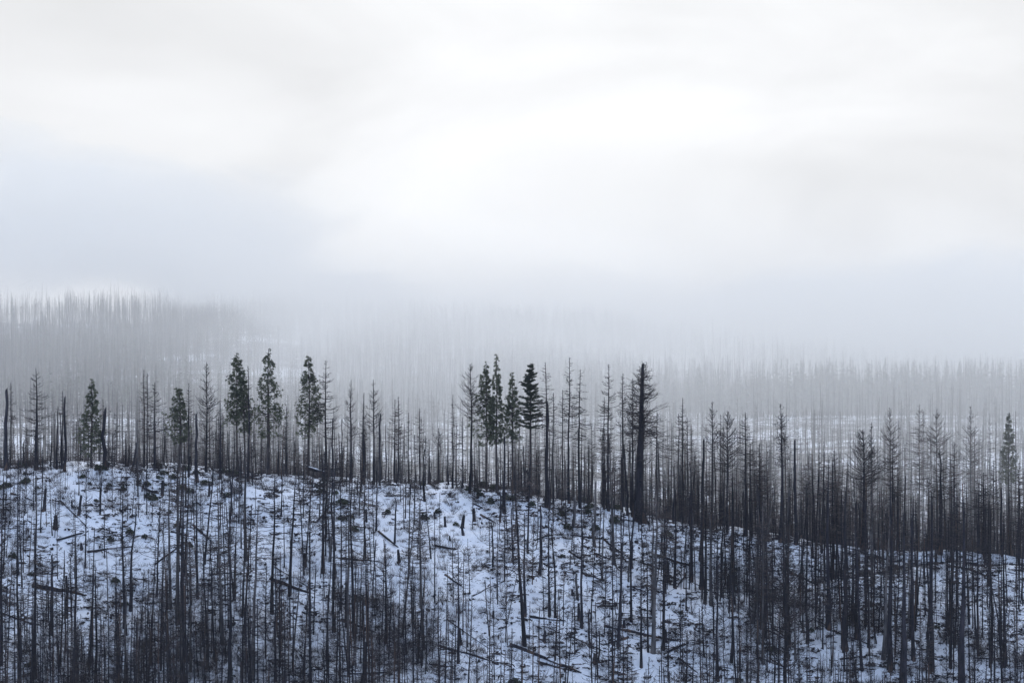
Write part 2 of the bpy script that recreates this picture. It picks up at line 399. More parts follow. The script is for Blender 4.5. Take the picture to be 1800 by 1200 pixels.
def fir(H, r0, hw, cb, seed):
    R = np.random.default_rng(seed)
    tb = MB(); ax, rad = trunk_mb(tb, H, r0, 0.04, R)
    cr = MB(); hs, azs, Ls, ts = [], [], [], []
    nl = 15
    for i in range(nl):
        t = ((i + 0.4) / nl) ** 0.95
        n = 9
        a = R.uniform(0, 6.28) + np.arange(n) * 6.28 / n + R.normal(0, .2, n)
        L0 = hw * R.uniform(.8, 1.12) * min(1, 0.14 + 1.15 * t) * (1 - 0.2 * max(0, t - .8) / .2)
        hs += list(H - 0.3 - t * (H - cb) + R.normal(0, 0.16, n) + R.normal(0, .1)); azs += list(a); Ls += list(1.12 * L0 * R.uniform(0.6, 1.15, n)); ts += [t] * n
    h, az, Ln, t = map(np.array, (hs, azs, Ls, ts)); nb = len(h)
    kp = R.random(nb) > 0.22; h, az, Ln, t = h[kp], az[kp], Ln[kp], t[kp]; nb = len(h)
    P = branches(cr, R, h, az, Ln, -0.05 + R.normal(0, 0.12, nb) + 0.35 * (1 - t), 0.30 + R.normal(0, .12, nb), 0.02 + 0.012 * Ln, K=7, axis=ax, ntw=0, m=1)
    for k in range(1, 7):
        for fr in (0.0, 0.33, 0.66):
            q = P[:, k - 1] * (1 - fr) + P[:, k] * fr if k < 6 else P[:, 6] - (P[:, 6] - P[:, 5]) * fr
            o = P[:, k] - P[:, k - 1]; o /= np.linalg.norm(o, axis=1, keepdims=True) + 1e-9
            q = q + np.cross(o, (0, 0, 1.0)) * R.normal(0, 0.13, (nb, 1)) * Ln[:, None] * 0.5
            tufts(cr, R, q, 11, 0.30, 0.075, 0.0, out=o * 1.0, flat=0.4)
    nd = 50
    h = R.uniform(3, cb, nd)
    branches(cr, R, h, R.uniform(0, 6.28, nd), hw * R.uniform(0.3, 0.75, nd) * (0.4 + 0.6 * h / cb), R.normal(-0.1, 0.15, nd), R.normal(0.3, 0.2, nd), np.full(nd, 0.02), K=4, axis=ax, ntw=5, twl=0.25, twr=0.02, m=1)
    return tb, cr

def thing(name, loc, label, cat, group, parts, rot=0.0):
    e = bpy.data.objects.new(name, None); e.empty_display_size = 1; col.objects.link(e)
    e.location = loc; e.rotation_euler = (0, 0, rot)
    tag(e, label, cat, group)
    for pn, me in parts:
        if me is not None: link(pn, me, e)
    return e
def copy_thing(src, loc, rot, scale, label, group):
    r = src.copy(); col.objects.link(r); r.location = loc; r.rotation_euler = rot; r.scale = scale
    r['label'] = label; r['group'] = group
    for ch in src_children[src]:
        c = ch.copy(); col.objects.link(c); c.parent = r
    return r
src_children = {}

# ------------------------------------------------------------------ the ridge trees, one row each
# (shape, base x, top y, base y, crown half width, crown bottom y, trunk width, style, label) in pixels of the photograph
PX = 'living pine'
RIDGE = [
('pine', 161, 667, 822, 21, 800, 4, 's.05', 'small full green pine standing alone near the left end of the ridge'),
('pine', 316, 682, 828, 22, 752, 4.5, 'b-.35', 'shortest green pine on the ridge, dense and lopsided, with a long bare lower trunk'),
('pine', 416, 622, 832, 20, 722, 4, 's.1', 'tall narrow green pine with a slightly smaller one pressed against its right side'),
('pine', 429, 652, 834, 13, 735, 3.5, 's.0', 'smaller green pine tucked against the right side of a taller narrow pine'),
('pine', 472, 613, 834, 25, 745, 7, 's.6', 'tallest green pine of the left half, its top sparse with loose separate tufts'),
('pine', 542, 628, 834, 25, 742, 5, 's.1', 'broad green pine with pointed top and wide skirt just left of a tall bare tree'),
('pine', 855, 638, 862, 20, 757, 3.5, 'b-.4', 'leftmost green pine of the central cluster, crown heavier on its left side'),
('pine', 873, 624, 866, 14, 757, 4, 's.3', 'tallest and thinnest green pine of the central cluster'),
('pine', 900, 655, 866, 15, 752, 4, 's.2', 'shorter green pine between the thinnest pine and the dark fir in the central cluster'),
('fir', 932, 638, 874, 28, 752, 6, '', 'dark green fir with tiered flat branches at the right of the central cluster'),
('dead', 63, 647, 826, 20, 775, 7, 'fan', 'tall bare burnt tree with fine rounded crown and thick trunk near the left edge'),
('dead', 19, 672, 818, 9, 750, 2.5, 'ragged', 'thin leaning bare tree right behind the thick snag at the left edge'),
('dead', 110, 687, 824, 10, 760, 3, 'flat', 'thin bare tree rising behind the cluster of pointed charred snags on the left'),
('dead', 181, 702, 820, 9, 790, 2, 'ragged', 'thin ragged bare tree rising behind the thick flat-topped snag'),
('dead', 202, 725, 820, 12, 800, 2, 'fan', 'low bare tree just right of the thick flat-topped snag'),
('dead', 253, 650, 822, 12, 780, 3.5, 'ragged', 'tall bare twin-looking tree with short ragged twigs, left of a round-crowned bare tree'),
('dead', 259, 656, 824, 10, 770, 2.5, 'flat', 'slim bare tree pressed against the right side of a ragged taller bare tree'),
('dead', 272, 672, 824, 17, 770, 4, 'fan', 'bare tree with rounded fishbone crown left of the shortest green pine'),
('dead', 332, 673, 838, 11, 750, 4, 'flat', 'flat-topped bare tree touching the right side of the shortest green pine'),
('dead', 363, 637, 830, 20, 780, 4.5, 'up', 'tall bare tree with wide feathery upswept crown left of the tall narrow pine pair'),
('dead', 387, 704, 842, 10, 800, 4, 'fan', 'short bare tree between the feathery upswept tree and the narrow pine pair'),
('dead', 436, 643, 846, 9, 750, 4, 'flat', 'thin tall bare tree just right of the narrow pine pair'),
('dead', 504, 715, 836, 9, 800, 2.5, 'fan', 'low thin bare tree between the sparse-topped pine and the broad pine'),
('dead', 573, 633, 834, 19, 775, 4.5, 'fan', 'tall bare tree with drooping side twigs just right of the broad green pine'),
('dead', 617, 667, 848, 13, 775, 5, 'up', 'bare tree with narrow feathery crown, left of a matched pair'),
('dead', 640, 690, 850, 10, 780, 6, 'ragged', 'lower ragged bare tree with thick trunk between a matched pair of feathery ones'),
('dead', 656, 667, 852, 15, 770, 4.5, 'up', 'bare tree with pointed feathery crown beside the tall flat-topped charred pole'),
('dead', 694, 702, 842, 13, 790, 4, 'fan', 'left trunk of the close twin bare trees right of the flat-topped pole'),
('dead', 700, 697, 842, 11, 790, 3.5, 'fan', 'right trunk of the close twin bare trees right of the flat-topped pole'),
('dead', 718, 725, 842, 7, 800, 2.5, 'flat', 'thin low bare tree between the twin bare trees and a denser one'),
('dead', 738, 718, 842, 13, 800, 3.5, 'fan', 'low bare tree with a bushy crown left of the bent many-armed tree'),
('dead', 771, 752, 842, 10, 790, 5, 'curly', 'low gnarled tree with bent limbs reaching up left, in the gap before the pines'),
('dead', 796, 693, 858, 6, 780, 3.5, 'flat', 'thin spire of a bare tree right of the gnarled low tree'),
('dead', 803, 745, 856, 8, 800, 2, 'flat', 'thinnest short bare tree just right of the bare spire'),
('dead', 813, 733, 858, 8, 800, 2.5, 'flat', 'short thin bare tree left of the leaning bare tree by the central pines'),
('dead', 826, 640, 866, 24, 740, 5, 'up', 'tall slightly leaning bare tree with long sparse upswept branches, left of the central pines'),
('dead', 959, 637, 892, 17, 760, 5, 'flat', 'tall bare spire with reddish broken bark right beside the tiered fir'),
('dead', 973, 690, 885, 10, 800, 3, 'fan', 'slim bare tree a step right of the bare spire beside the tiered fir'),
('dead', 1001, 628, 884, 16, 770, 5, 'flat', 'tallest bare tree of the middle, with level fishbone twigs'),
('dead', 989, 685, 880, 9, 790, 3, 'flat', 'lower thin bare tree on the left side of the tallest fishbone tree'),
('dead', 1020, 649, 893, 17, 770, 5, 'down', 'black-trunked bare tree with drooping twigs right of the tallest fishbone tree'),
('dead', 1070, 640, 898, 16, 770, 5, 'fan', 'tall bare tree with sparse curled crown, left of the curly-topped thin tree'),
('dead', 1062, 697, 893, 14, 800, 4, 'flat', 'lower bare tree against the left side of a tall one with curled crown'),
('dead', 1095, 656, 886, 12, 760, 6, 'curly', 'bare tree with a small curly crown left of the giant burnt tree'),
('dead', 1112, 665, 908, 18, 800, 5, 'curly', 'tangled bare tree touching the left side of the giant burnt tree'),
('dead', 1130, 640, 917, 31, 775, 19, 'GIANT', 'giant burnt tree with the thickest black trunk and a wide wiry crown'),
('dead', 1155, 725, 906, 25, 800, 4, 'down', 'bare tree with long drooping branches at the right foot of the giant burnt tree'),
('dead', 1200, 699, 914, 11, 800, 5, 'flat', 'tallest bare spire of the group of three right of the giant burnt tree'),
('dead', 1193, 727, 912, 13, 800, 3, 'fan', 'left and lower tree of the group of three right of the giant burnt tree'),
('dead', 1208, 733, 916, 12, 810, 3, 'fan', 'right and lowest tree of the group of three right of the giant burnt tree'),
('dead', 1252, 705, 930, 13, 800, 4.5, 'up', 'tall bare tree with a neat narrow crown, left of the wide lacy one'),
('dead', 1267, 728, 932, 7, 800, 3, 'flat', 'thin bare pole between the neat narrow-crowned tree and the lacy wide one'),
('dead', 1279, 724, 936, 23, 830, 4.5, 'up', 'bare tree with wide lacy upswept branches on the right-hand ridge'),
('dead', 1310, 724, 942, 15, 830, 6, 'flat', 'straight thick bare tree with level twigs right of the wide lacy tree'),
('dead', 1335, 780, 946, 15, 870, 4, 'fan', 'low bushy bare tree left of the highest spire of the right-hand ridge'),
('dead', 1372, 710, 952, 15, 820, 7, 'curly', 'highest bare spire of the right-hand ridge, with hooked side twigs'),
('dead', 1440, 777, 956, 5, 850, 2.5, 'flat', 'thin branchless-looking pole right of the burnt trunk with hooked arms'),
('dead', 1466, 791, 956, 17, 880, 4, 'fan', 'low round-crowned bare tree with a bent trunk on the right-hand ridge'),
('dead', 1516, 755, 966, 30, 880, 8, 'up', 'wide V-topped burnt tree with dense dark branches near the right side'),
('dead', 1532, 742, 962, 9, 850, 2.5, 'up', 'thin forked tree touching the right side of the V-topped burnt tree'),
('dead', 1570, 768, 968, 18, 870, 5, 'fan', 'dark bare tree below a paler leaf-shaped crown, right of the V-topped tree'),
('dead', 1578, 820, 970, 16, 890, 4, 'down', 'short dark drooping tree right of the V-topped tree'),
('dead', 1652, 792, 974, 22, 880, 9, 'fan', 'thick charred trunk with dense low crown among the right-hand trees'),
('dead', 1677, 776, 978, 17, 880, 5, 'fan', 'bare tree with rounded fishbone crown right of the thick charred trunk'),
('dead', 1729, 830, 982, 20, 910, 6, 'fan', 'low dark bare tree with a spreading flat crown near the right edge'),
('dead', 1747, 808, 986, 10, 900, 3, 'flat', 'thin dark tree right beside the low one with a spreading flat crown'),
('dead', 1791, 812, 992, 15, 900, 4, 'flat', 'dark bare tree at the right edge of the ridge'),
('dead', 1720, 850, 984, 15, 920, 4, 'down', 'short dark tree left of the low one with a spreading flat crown'),
]
SNAGS = [  # base x, top y, base y, trunk width, stubs, lean px, label
(11, 688, 826, 9, 9, 0, 'tall thick charred snag at the left edge of the ridge'),
(42, 777, 816, 3.5, 2, 0, 'short forked charred stub between the left-edge snag and the round-crowned tree'),
(90, 721, 820, 2.5, 0, 0, 'thinnest pole of the cluster of pointed charred snags on the left'),
(96, 727, 822, 4, 0, 0, 'blunt charred pole at the left of the cluster of pointed snags'),
(101, 717, 824, 5, 0, -1, 'sharp pointed snag in the middle of the left cluster'),
(107, 730, 824, 5, 0, 1, 'lower thick snag inside the left cluster of pointed snags'),
(115, 700, 828, 6, 3, 1, 'highest and thickest black snag of the left cluster'),
(185, 722, 822, 9, 5, 0, 'thick flat-topped charred snag with a broken drooping limb on its right'),
(221, 760, 820, 4.5, 0, 1, 'short blunt snag right of the thick flat-topped one'),
(228, 785, 820, 6, 0, 0, 'lowest stubby snag right of the thick flat-topped one'),
(241, 740, 852, 4.5, 4, 0, 'black snag standing in front of the ridge left of the twin-looking tree'),
(288, 735, 818, 3.5, 0, 0, 'thin pointed snag between the fishbone tree and the shortest pine'),
(345, 730, 846, 7, 6, 0, 'thick jagged black snag under the right side of the shortest pine'),
(490, 745, 836, 3, 0, 0, 'thin black pole just right of the sparse-topped pine'),
(585, 738, 838, 4.5, 1, 0, 'plain black pole right of the tall tree by the broad pine'),
(601, 737, 842, 2.5, 3, 0, 'thin black pole left of the matched pair of feathery trees'),
(669, 730, 842, 5.5, 2, 0, 'flat-topped tall charred pole with one branch pointing right'),
(678, 748, 842, 3, 1, 0, 'slimmer pole just behind the flat-topped tall charred pole'),
(754, 773, 846, 3.5, 0, 0, 'clean black pole left of the gnarled low tree'),
(787, 765, 852, 4, 0, 0, 'clean black pole between the gnarled low tree and the bare spire'),
(729, 765, 846, 3, 2, 0, 'thin black pole just left of the bushy low bare tree'),
(887, 770, 902, 5.5, 3, 0, 'blackened pole standing in front of the central green pines'),
(963, 712, 892, 8, 8, 1, 'thick reddish-barked snag beside the bare spire by the fir'),
(926, 828, 882, 6, 2, 0, 'short thick snag at the foot of the tiered fir'),
(1046, 850, 962, 6, 1, -1, 'black pole on the snow below the drooping-twig tree'),
(1104, 785, 906, 5, 3, 8, 'leaning red-brown snag left of the giant burnt tree'),
(1184, 822, 920, 4.5, 0, 0, 'slim pointed snag between the giant burnt tree and the group of three'),
(1213, 814, 925, 4.5, 0, 1, 'pointed snag on the right of the group of three spires'),
(1231, 775, 985, 7, 2, -6, 'long leaning black snag left of the neat narrow-crowned tree'),
(1323, 838, 945, 4, 2, 4, 'snag leaning right between the straight thick tree and the low bushy tree'),
(1398, 776, 957, 7, 7, 1, 'charred trunk with hooked arms on the right-hand ridge'),
(1387, 860, 952, 5, 1, 0, 'low blunt snag left of the trunk with hooked arms'),
(1436, 822, 960, 4, 1, -4, 'left-leaning snag by the thin pole on the right-hand ridge'),
(1592, 838, 966, 5, 0, 0, 'blunt mid-height snag right of the dark drooping tree'),
(1695, 884, 978, 3.5, 0, 0, 'clean slim pole near the right edge, right of the fishbone tree'),
(1760, 860, 984, 5, 1, 0, 'blunt snag near the right edge behind the low spreading tree'),
]
SLOPE = [  # single trees standing on the slope: x, top y, base y, trunk width, crown half width, crown bottom y, style, label
(1565, 830, 1178, 10, 9, 1000, 'ragged', 'thick black trunk standing on the lowest snow patch at the right'),
(1588, 900, 1250, 12, 22, 1060, 'down', 'massive dark trunk with shaggy crown just right of the thick black one'),
(1692, 850, 1225, 13, 33, 1060, 'fan', 'largest trunk near the right edge of the slope, with wide drooping comb-like branches'),
(1457, 800, 1105, 9, 12, 960, 'flat', 'thick trunk in the right-hand stand with a thin flat-twigged top'),
(1486, 862, 1142, 11, 14, 1000, 'ragged', 'stout ragged trunk in the middle of the right-hand stand'),
(1505, 880, 1122, 7, 12, 990, 'fan', 'medium trunk right beside the stout ragged one in the right-hand stand'),
(1637, 862, 1182, 10, 12, 1000, 'flat', 'thick charred trunk with forked foot low on the right slope'),
(1606, 884, 1160, 7, 10, 1000, 'ragged', 'slim trunk between the massive shaggy trunk and the fork-footed one'),
(1720, 872, 1152, 5, 14, 1010, 'fan', 'slender tree left of a pair near the right edge of the slope'),
(1741, 890, 1165, 6, 10, 1010, 'flat', 'left tree of the slender pair near the right edge of the slope'),
(1764, 900, 1172, 6, 10, 1010, 'ragged', 'right tree of the slender pair near the right edge of the slope'),
(1419, 900, 1130, 6, 12, 1020, 'fan', 'lone slender tree left of the right-hand stand'),
(1233, 850, 1036, 9, 8, 930, 'ragged', 'thick trunk on the snow right of the big shaggy stump'),
(1287, 830, 1030, 10, 9, 930, 'ragged', 'thick trunk rising from a broad flared foot on the right slope'),
(1262, 950, 1195, 6, 12, 1050, 'up', 'tall straight tree low on the slope under the flared trunk'),
(1149, 925, 1082, 6, 3, 960, 'flat', 'pale nearly branchless pole standing alone left of the big shaggy stump'),
(1187, 860, 1034, 6, 6, 930, 'flat', 'curved dark trunk just right of the big shaggy stump'),
(1215, 812, 1021, 7, 7, 900, 'flat', 'straight dark trunk two steps right of the big shaggy stump'),
(1381, 945, 1290, 9, 62, 1190, 'up', 'near black tree at the bottom right with long sweeping bare branches'),
(1340, 880, 1105, 8, 10, 980, 'fan', 'dark trunk at the left border of the right-hand stand'),
(1127, 984, 1172, 5, 11, 1060, 'up', 'V-forked slender tree in the open, low right of centre'),
(922, 900, 1082, 6, 8, 980, 'fan', 'tree with thick foot on open snow under the tiered fir'),
(966, 820, 1088, 4, 6, 920, 'flat', 'very tall thin pole on open snow under the spire by the fir'),
(1022, 850, 1104, 5, 6, 960, 'flat', 'tall pole with spreading foot under the drooping-twig tree'),
(1077, 940, 1230, 4, 5, 1030, 'flat', 'thin pole reaching the bottom edge, right of the tall pole with spreading foot'),
(546, 838, 1240, 6, 16, 1000, 'up', 'tallest slope tree left of centre, running from the ridge to the bottom edge'),
(678, 955, 1130, 5, 15, 1080, 'up', 'upswept tree left of the fan-shaped shrub'),
(805, 962, 1165, 5, 11, 1030, 'ragged', 'dark ragged tree at lower centre under the bright snow patch'),
(322, 840, 1110, 9, 14, 1000, 'fan', 'thickest trunk of the dark left cluster'),
(403, 930, 1235, 9, 17, 1080, 'fan', 'bushy thick tree on the right side of the dark left cluster'),
(134, 965, 1235, 9, 17, 1080, 'fan', 'thick bushy tree at the lower left in front of the big dark log'),
(167, 985, 1215, 6, 10, 1060, 'ragged', 'ragged tree just right of the thick bushy one at the lower left'),
(588, 985, 1110, 7, 14, 1060, 'up', 'dense upswept tree on the slope under the tree with drooping twigs'),
(33, 800, 1010, 4, 8, 900, 'flat', 'tall thin tree at the left edge, crossing the ridge line'),
]
HAZY = [  # mid-distance trees in the mist: shape, x, top y, half width, crown depth px, width px, Y, style, label
('dead', 1564, 716, 18, 110, 4, 560, 'up', 'misty bare tree with a leaf-shaped feathery crown above a darker one'),
('dead', 1616, 710, 20, 150, 5, 620, 'flat', 'pale misty bare tree with level twigs, third tall crown from the right'),
('dead', 1623, 722, 14, 150, 3, 625, 'fan', 'pale misty tree pressed against the right side of the level-twigged one'),
('dead', 1646, 719, 22, 90, 5, 600, 'up', 'misty bare tree with forked top and long level branches'),
('dead', 1580, 738, 5, 60, 3, 590, 'flat', 'thin misty pole right of the leaf-shaped misty crown'),
('dead', 1706, 714, 23, 120, 4.5, 640, 'up', 'pale misty bare tree with long sparse upswept branches near the right edge'),
('dead', 1713, 752, 16, 140, 4, 645, 'flat', 'dense misty crown just below the sparse upswept misty tree'),
('dead', 1740, 726, 6, 80, 3, 640, 'flat', 'thin pale misty pole between the sparse misty tree and the misty pine'),
('dead', 1751, 742, 6, 80, 2.5, 645, 'flat', 'second thin misty pole, left of the misty pine'),
('pine', 1773, 727, 13, 105, 5, 620, '', 'lone green pine fading in mist near the right edge'),
('dead', 1785, 722, 6, 90, 2.5, 660, 'fan', 'slender misty bare tree right beside the misty pine'),
('dead', 1636, 764, 7, 60, 3, 560, 'ragged', 'slim dark-misty tree between the two pairs of misty crowns'),
('dead', 1593, 762, 5, 70, 2.5, 600, 'flat', 'lowest thin misty pole left of the level-twigged misty tree'),
('dead', 1215, 745, 12, 90, 3, 520, 'fan', 'pale misty bare tree just right of the group of three spires'),
('dead', 1241, 745, 9, 90, 3, 520, 'flat', 'pale misty bare tree just left of the neat narrow-crowned tree'),
('dead', 1421, 800, 14, 90, 3, 520, 'curly', 'pale bare tree with curled twigs right of the hooked-arm trunk'),
('dead', 1409, 812, 12, 90, 3, 530, 'fan', 'faint low tree immediately right of the hooked-arm trunk'),
('dead', 1348, 776, 8, 90, 3, 530, 'fan', 'faint bare tree between the low bushy tree and the highest right-hand spire'),
('dead', 1448, 775, 7, 90, 3, 540, 'fan', 'faint bare tree just right of the thin branchless-looking pole'),
('dead', 1040, 748, 12, 90, 3, 500, 'flat', 'faint low tree between the drooping-twig tree and the curled-crown tree'),
('dead', 1016, 752, 12, 90, 3, 500, 'flat', 'faint low tree between the fishbone tree and the drooping-twig tree'),
('dead', 129, 728, 6, 60, 2, 520, 'flat', 'faint thin bare tree between the left snag cluster and the small lone pine'),
('dead', 24, 745, 11, 60, 2.5, 500, 'fan', 'low faint bare tree between the left-edge snag and the round-crowned tree'),
]
CV = MB()
cat_tree = 'tree'
ridge_x = []
def place(bx, by, Yopt=None, k=0):
    if Yopt: y = Yopt
    else:
        g = ground_hit(bx, by)
        if g is not None: return g[0], g[1], float(height(g[0], g[1]))
        y = CREST_Y + 4 + (k * 7919 % 13)
    x = (bx - 900) / F * y
    return x, y, float(height(x, y))
taken = []
def px2m(p, y): return p * y / F
for k, (kind, bx, ty, by, hw, cb, wp, style, lab) in enumerate(RIDGE):
    x, y, z = place(bx, by, None, k)
    H = (600 - ty) / F * y - z
    cbh = max(1.5, (600 - cb) / F * y - z)
    r0 = px2m(wp, y) / 2 * 1.05; hwm = px2m(hw, y)
    taken.append((x, y))
    if kind == 'pine':
        sp = float(style[1:]) if style[:1] == 's' else 0.05; bi = float(style[1:]) if style[:1] == 'b' else 0.0
        tb, cr = pine(H, r0, hwm, cbh, 100 + k, sp, bias=bi)
        thing('pine_tree', (x, y, z), lab, 'pine tree', 'living green pines on the ridge', [('trunk', tb.mesh('pine_trunk', [M_bark])), ('crown', cr.mesh('pine_crown', [M_need, M_twigd]))])
    elif kind == 'fir':
        tb, cr = fir(H, r0, hwm, cbh, 100 + k)
        thing('fir_tree', (x, y, z), lab, 'fir tree', None, [('trunk', tb.mesh('fir_trunk', [M_bark])), ('crown', cr.mesh('fir_crown', [M_needd, M_twigd]))])
    else:
        if style == 'GIANT':
            tb, cr = dead_tree(H, r0, hwm, cbh, 'ragged', 100 + k, dens=2.4, r1=0.2, bmat=M_twigd)
            R = np.random.default_rng(5)
            nb = 100; h = R.uniform(cbh - 4, H - 0.2, nb)
            branches(cr, R, h, R.uniform(0, 6.28, nb), hwm * R.uniform(0.6, 1.1, nb) * np.minimum(1, (H - h) / 5 + 0.25), R.normal(0.1, .3, nb), R.normal(0.7, .4, nb), np.full(nb, 0.06), K=6,
                     axis=lambda hh: np.stack([0 * hh, 0 * hh, hh], -1), kink=0.3, ntw=8, twl=0.3, twr=0.02)
        else:
            tb, cr = dead_tree(H, r0, hwm * (1.12 if bx > 1230 else 1), cbh, style, 100 + k, dens=1.1 if bx < 1230 else 1.6)
        thing('burnt_tree', (x, y, z), lab, cat_tree, 'bare burnt trees along the ridge', [('trunk', tb.mesh('burnt_trunk', [M_char])), ('crown', cr.mesh('burnt_crown', [M_twigd if k % 3 or style == 'GIANT' else M_twig]))])
for k, (bx, ty, by, wp, st, lean, lab) in enumerate(SNAGS):
    x, y, z = place(bx, by, None, k + 3)
    H = (600 - ty) / F * y - z; r0 = px2m(wp, y) / 2
    tb, cr = snag(H, r0, 300 + k, -px2m(lean, y), st, top=0.25 if st == 0 else 0.5, hw=2.4 if 'hooked' in lab or 'limb' in lab else 1.2, curly='hooked' in lab)
    taken.append((x, y))
    thing('snag', (x, y, z), lab, 'snag', 'charred snags along the ridge', [('trunk', tb.mesh('snag_trunk', [M_grey if k % 7 == 3 else M_char])), *[('branch', c.mesh('snag_branch', [M_twigd])) for c in cr]])
for k, (bx, ty, by, wp, hw, cb, style, lab) in enumerate(SLOPE):
    x, y, z = place(bx, by, None, k)
    H = (600 - ty) / F * y - z
    tb, cr = dead_tree(H, px2m(wp, y) / 2 * 1.05, px2m(hw, y), max(1.5, (600 - cb) / F * y - z), style, 600 + k, dens=0.9 if hw < 40 else 0.45)
    thing('burnt_tree', (x, y, z), lab, cat_tree, 'charred trees on the snowy slope', [('trunk', tb.mesh('burnt_trunk', [M_grey if 'pale' in lab else M_char])), ('crown', cr.mesh('burnt_crown', [M_twigd]))])
for k, (kind, bx, ty, hw, cd, wp, Yv, style, lab) in enumerate(HAZY):
    x, y, z = place(bx, 0, Yv)
    H = (600 - ty) / F * y - z; r0 = px2m(wp, y) / 2
    cbh = H - px2m(cd, y)
    if kind == 'pine':
        tb, cr = pine(H, r0, px2m(hw, y) * 1.15, cbh, 500 + k, 0.0)
        thing('pine_tree', (x, y, z), lab, 'pine tree', None, [('trunk', tb.mesh('pine_trunk', [M_bark])), ('crown', cr.mesh('pine_crown', [M_need, M_twigd]))])
    else:
        tb, cr = dead_tree(H, r0, px2m(hw, y), cbh, style, 500 + k)
        thing('burnt_tree', (x, y, z), lab, cat_tree, 'bare trees in the mist behind the ridge', [('trunk', tb.mesh('burnt_trunk', [M_char])), ('crown', cr.mesh('burnt_crown', [M_twig]))])

# ------------------------------------------------------------------ prototypes for the crowd of burnt trees
def protos(specs, kind):
    out = []
    for i, sp in enumerate(specs):
        if kind == 'snag': tb, cr = snag(*sp[:2], seed=700 + i, stubs=sp[2], top=sp[3], lean=sp[4], hw=sp[5])
        else: tb, cr = dead_tree(sp[0], sp[1], sp[2], sp[3], sp[4], seed=800 + i + (50 if kind == 'sap' else 0), dens=sp[5], lean=sp[6] if len(sp) > 6 else 0)
        out.append((sp[0], tb, cr))
    return out
TREE_P = protos([(20, .19, 1.7, 8, 'fan', .9), (24, .24, 1.5, 11, 'flat', .9), (18, .16, 1.4, 7, 'up', .9), (22, .2, 2.0, 10, 'down', .8), (16, .15, 1.2, 6, 'ragged', .9), (26, .27, 1.8, 13, 'up', .9),
                 (19, .17, .9, 9, 'ragged', .6, .5), (21, .2, 1.0, 12, 'flat', .6), (15, .14, 1.6, 5, 'curly', .8), (23, .22, 1.7, 9, 'fan', 1.1), (17, .16, 0.7, 8, 'flat', .5, -.6), (20, .18, 1.9, 9, 'down', 1.0)], 'tree')
SAP_P = protos([(7, .06, .8, 1.5, 'fan', 1.1), (9, .07, .7, 2.5, 'flat', .9), (5, .045, .6, 1, 'up', 1.2), (8, .06, .5, 2, 'ragged', .6, .6), (6, .05, .9, 1.2, 'up', 1.3), (10, .08, .6, 4, 'flat', .6, -.3), (4, .04, .4, 1, 'ragged', .8)], 'sap')
SNAG_P = protos([(10, .19, 3, .4, 0, .8), (14, .2, 6, .35, .4, 1.0), (6, .2, 0, .6, 0, .5), (8, .15, 4, .5, -.5, .9), (17, .22, 8, .3, .2, 1.1), (4, .18, 2, .7, .2, .5)], 'snag')
def make_meshes(P, tn, cn):
    return [(H, tb.mesh(tn, [M_grey if i % 4 == 1 else M_char]), [c.mesh(cn, [(M_twigd, M_twig)[i % 2]]) for c in (cr if isinstance(cr, list) else [cr])], tb, cr) for i, (H, tb, cr) in enumerate(P)]
TREE_M = make_meshes(TREE_P, 'burnt_trunk', 'burnt_crown'); SAP_M = make_meshes(SAP_P, 'sapling_stem', 'sapling_crown'); SNAG_M = make_meshes(SNAG_P, 'snag_trunk', 'snag_stubs')

def g2(px, py, cx, cy, sx, sy): return np.exp(-((px - cx) / sx) ** 2 - ((py - cy) / sy) ** 2)
def dens_tree(px, py):
    d = 0.16 + 0 * px
    d += 0.75 * g2(px, py, 350, 1160, 90, 170) + 0.8 * g2(px, py, 60, 1270, 170, 130) + 0.8 * g2(px, py, 220, 1280, 320, 110)
    d += 1.1 * g2(px, py, 700, 1210, 110, 120) + 0.45 * g2(px, py, 560, 1240, 90, 150)
    d += 0.9 * g2(px, py, 1330, 1150, 90, 140) + 0.85 * g2(px, py, 1500, 1090, 140, 100) + 0.9 * g2(px, py, 1720, 1120, 120, 110)
    d += 0.55 * g2(px, py, 1260, 1010, 70, 80) + 0.5 * g2(px, py, 20, 950, 50, 130) + 0.35 * g2(px, py, 230, 870, 90, 40)
    d += 0.35 * (py > 1250)
    d += 0.45 * (np.abs(py - np.interp(px, crest_px, crest_py)) < 22)
    d *= 1 - 0.75 * g2(px, py, 800, 1000, 130, 100)
    return d
def dens_sap(px, py):
    d = 0.3 + 0.6 * g2(px, py, 1100, 1050, 180, 120) + 0.6 * g2(px, py, 600, 900, 200, 40) + 0.9 * g2(px, py, 1450, 1050, 250, 100) + 0.8 * g2(px, py, 700, 1150, 120, 90) + 0.5 * g2(px, py, 1150, 930, 300, 40)
    d += 0.8 * g2(px, py, 200, 1180, 250, 90) + 0.6 * g2(px, py, 380, 1000, 80, 110)
    d *= 1 - 0.6 * g2(px, py, 790, 990, 110, 60)
    return d
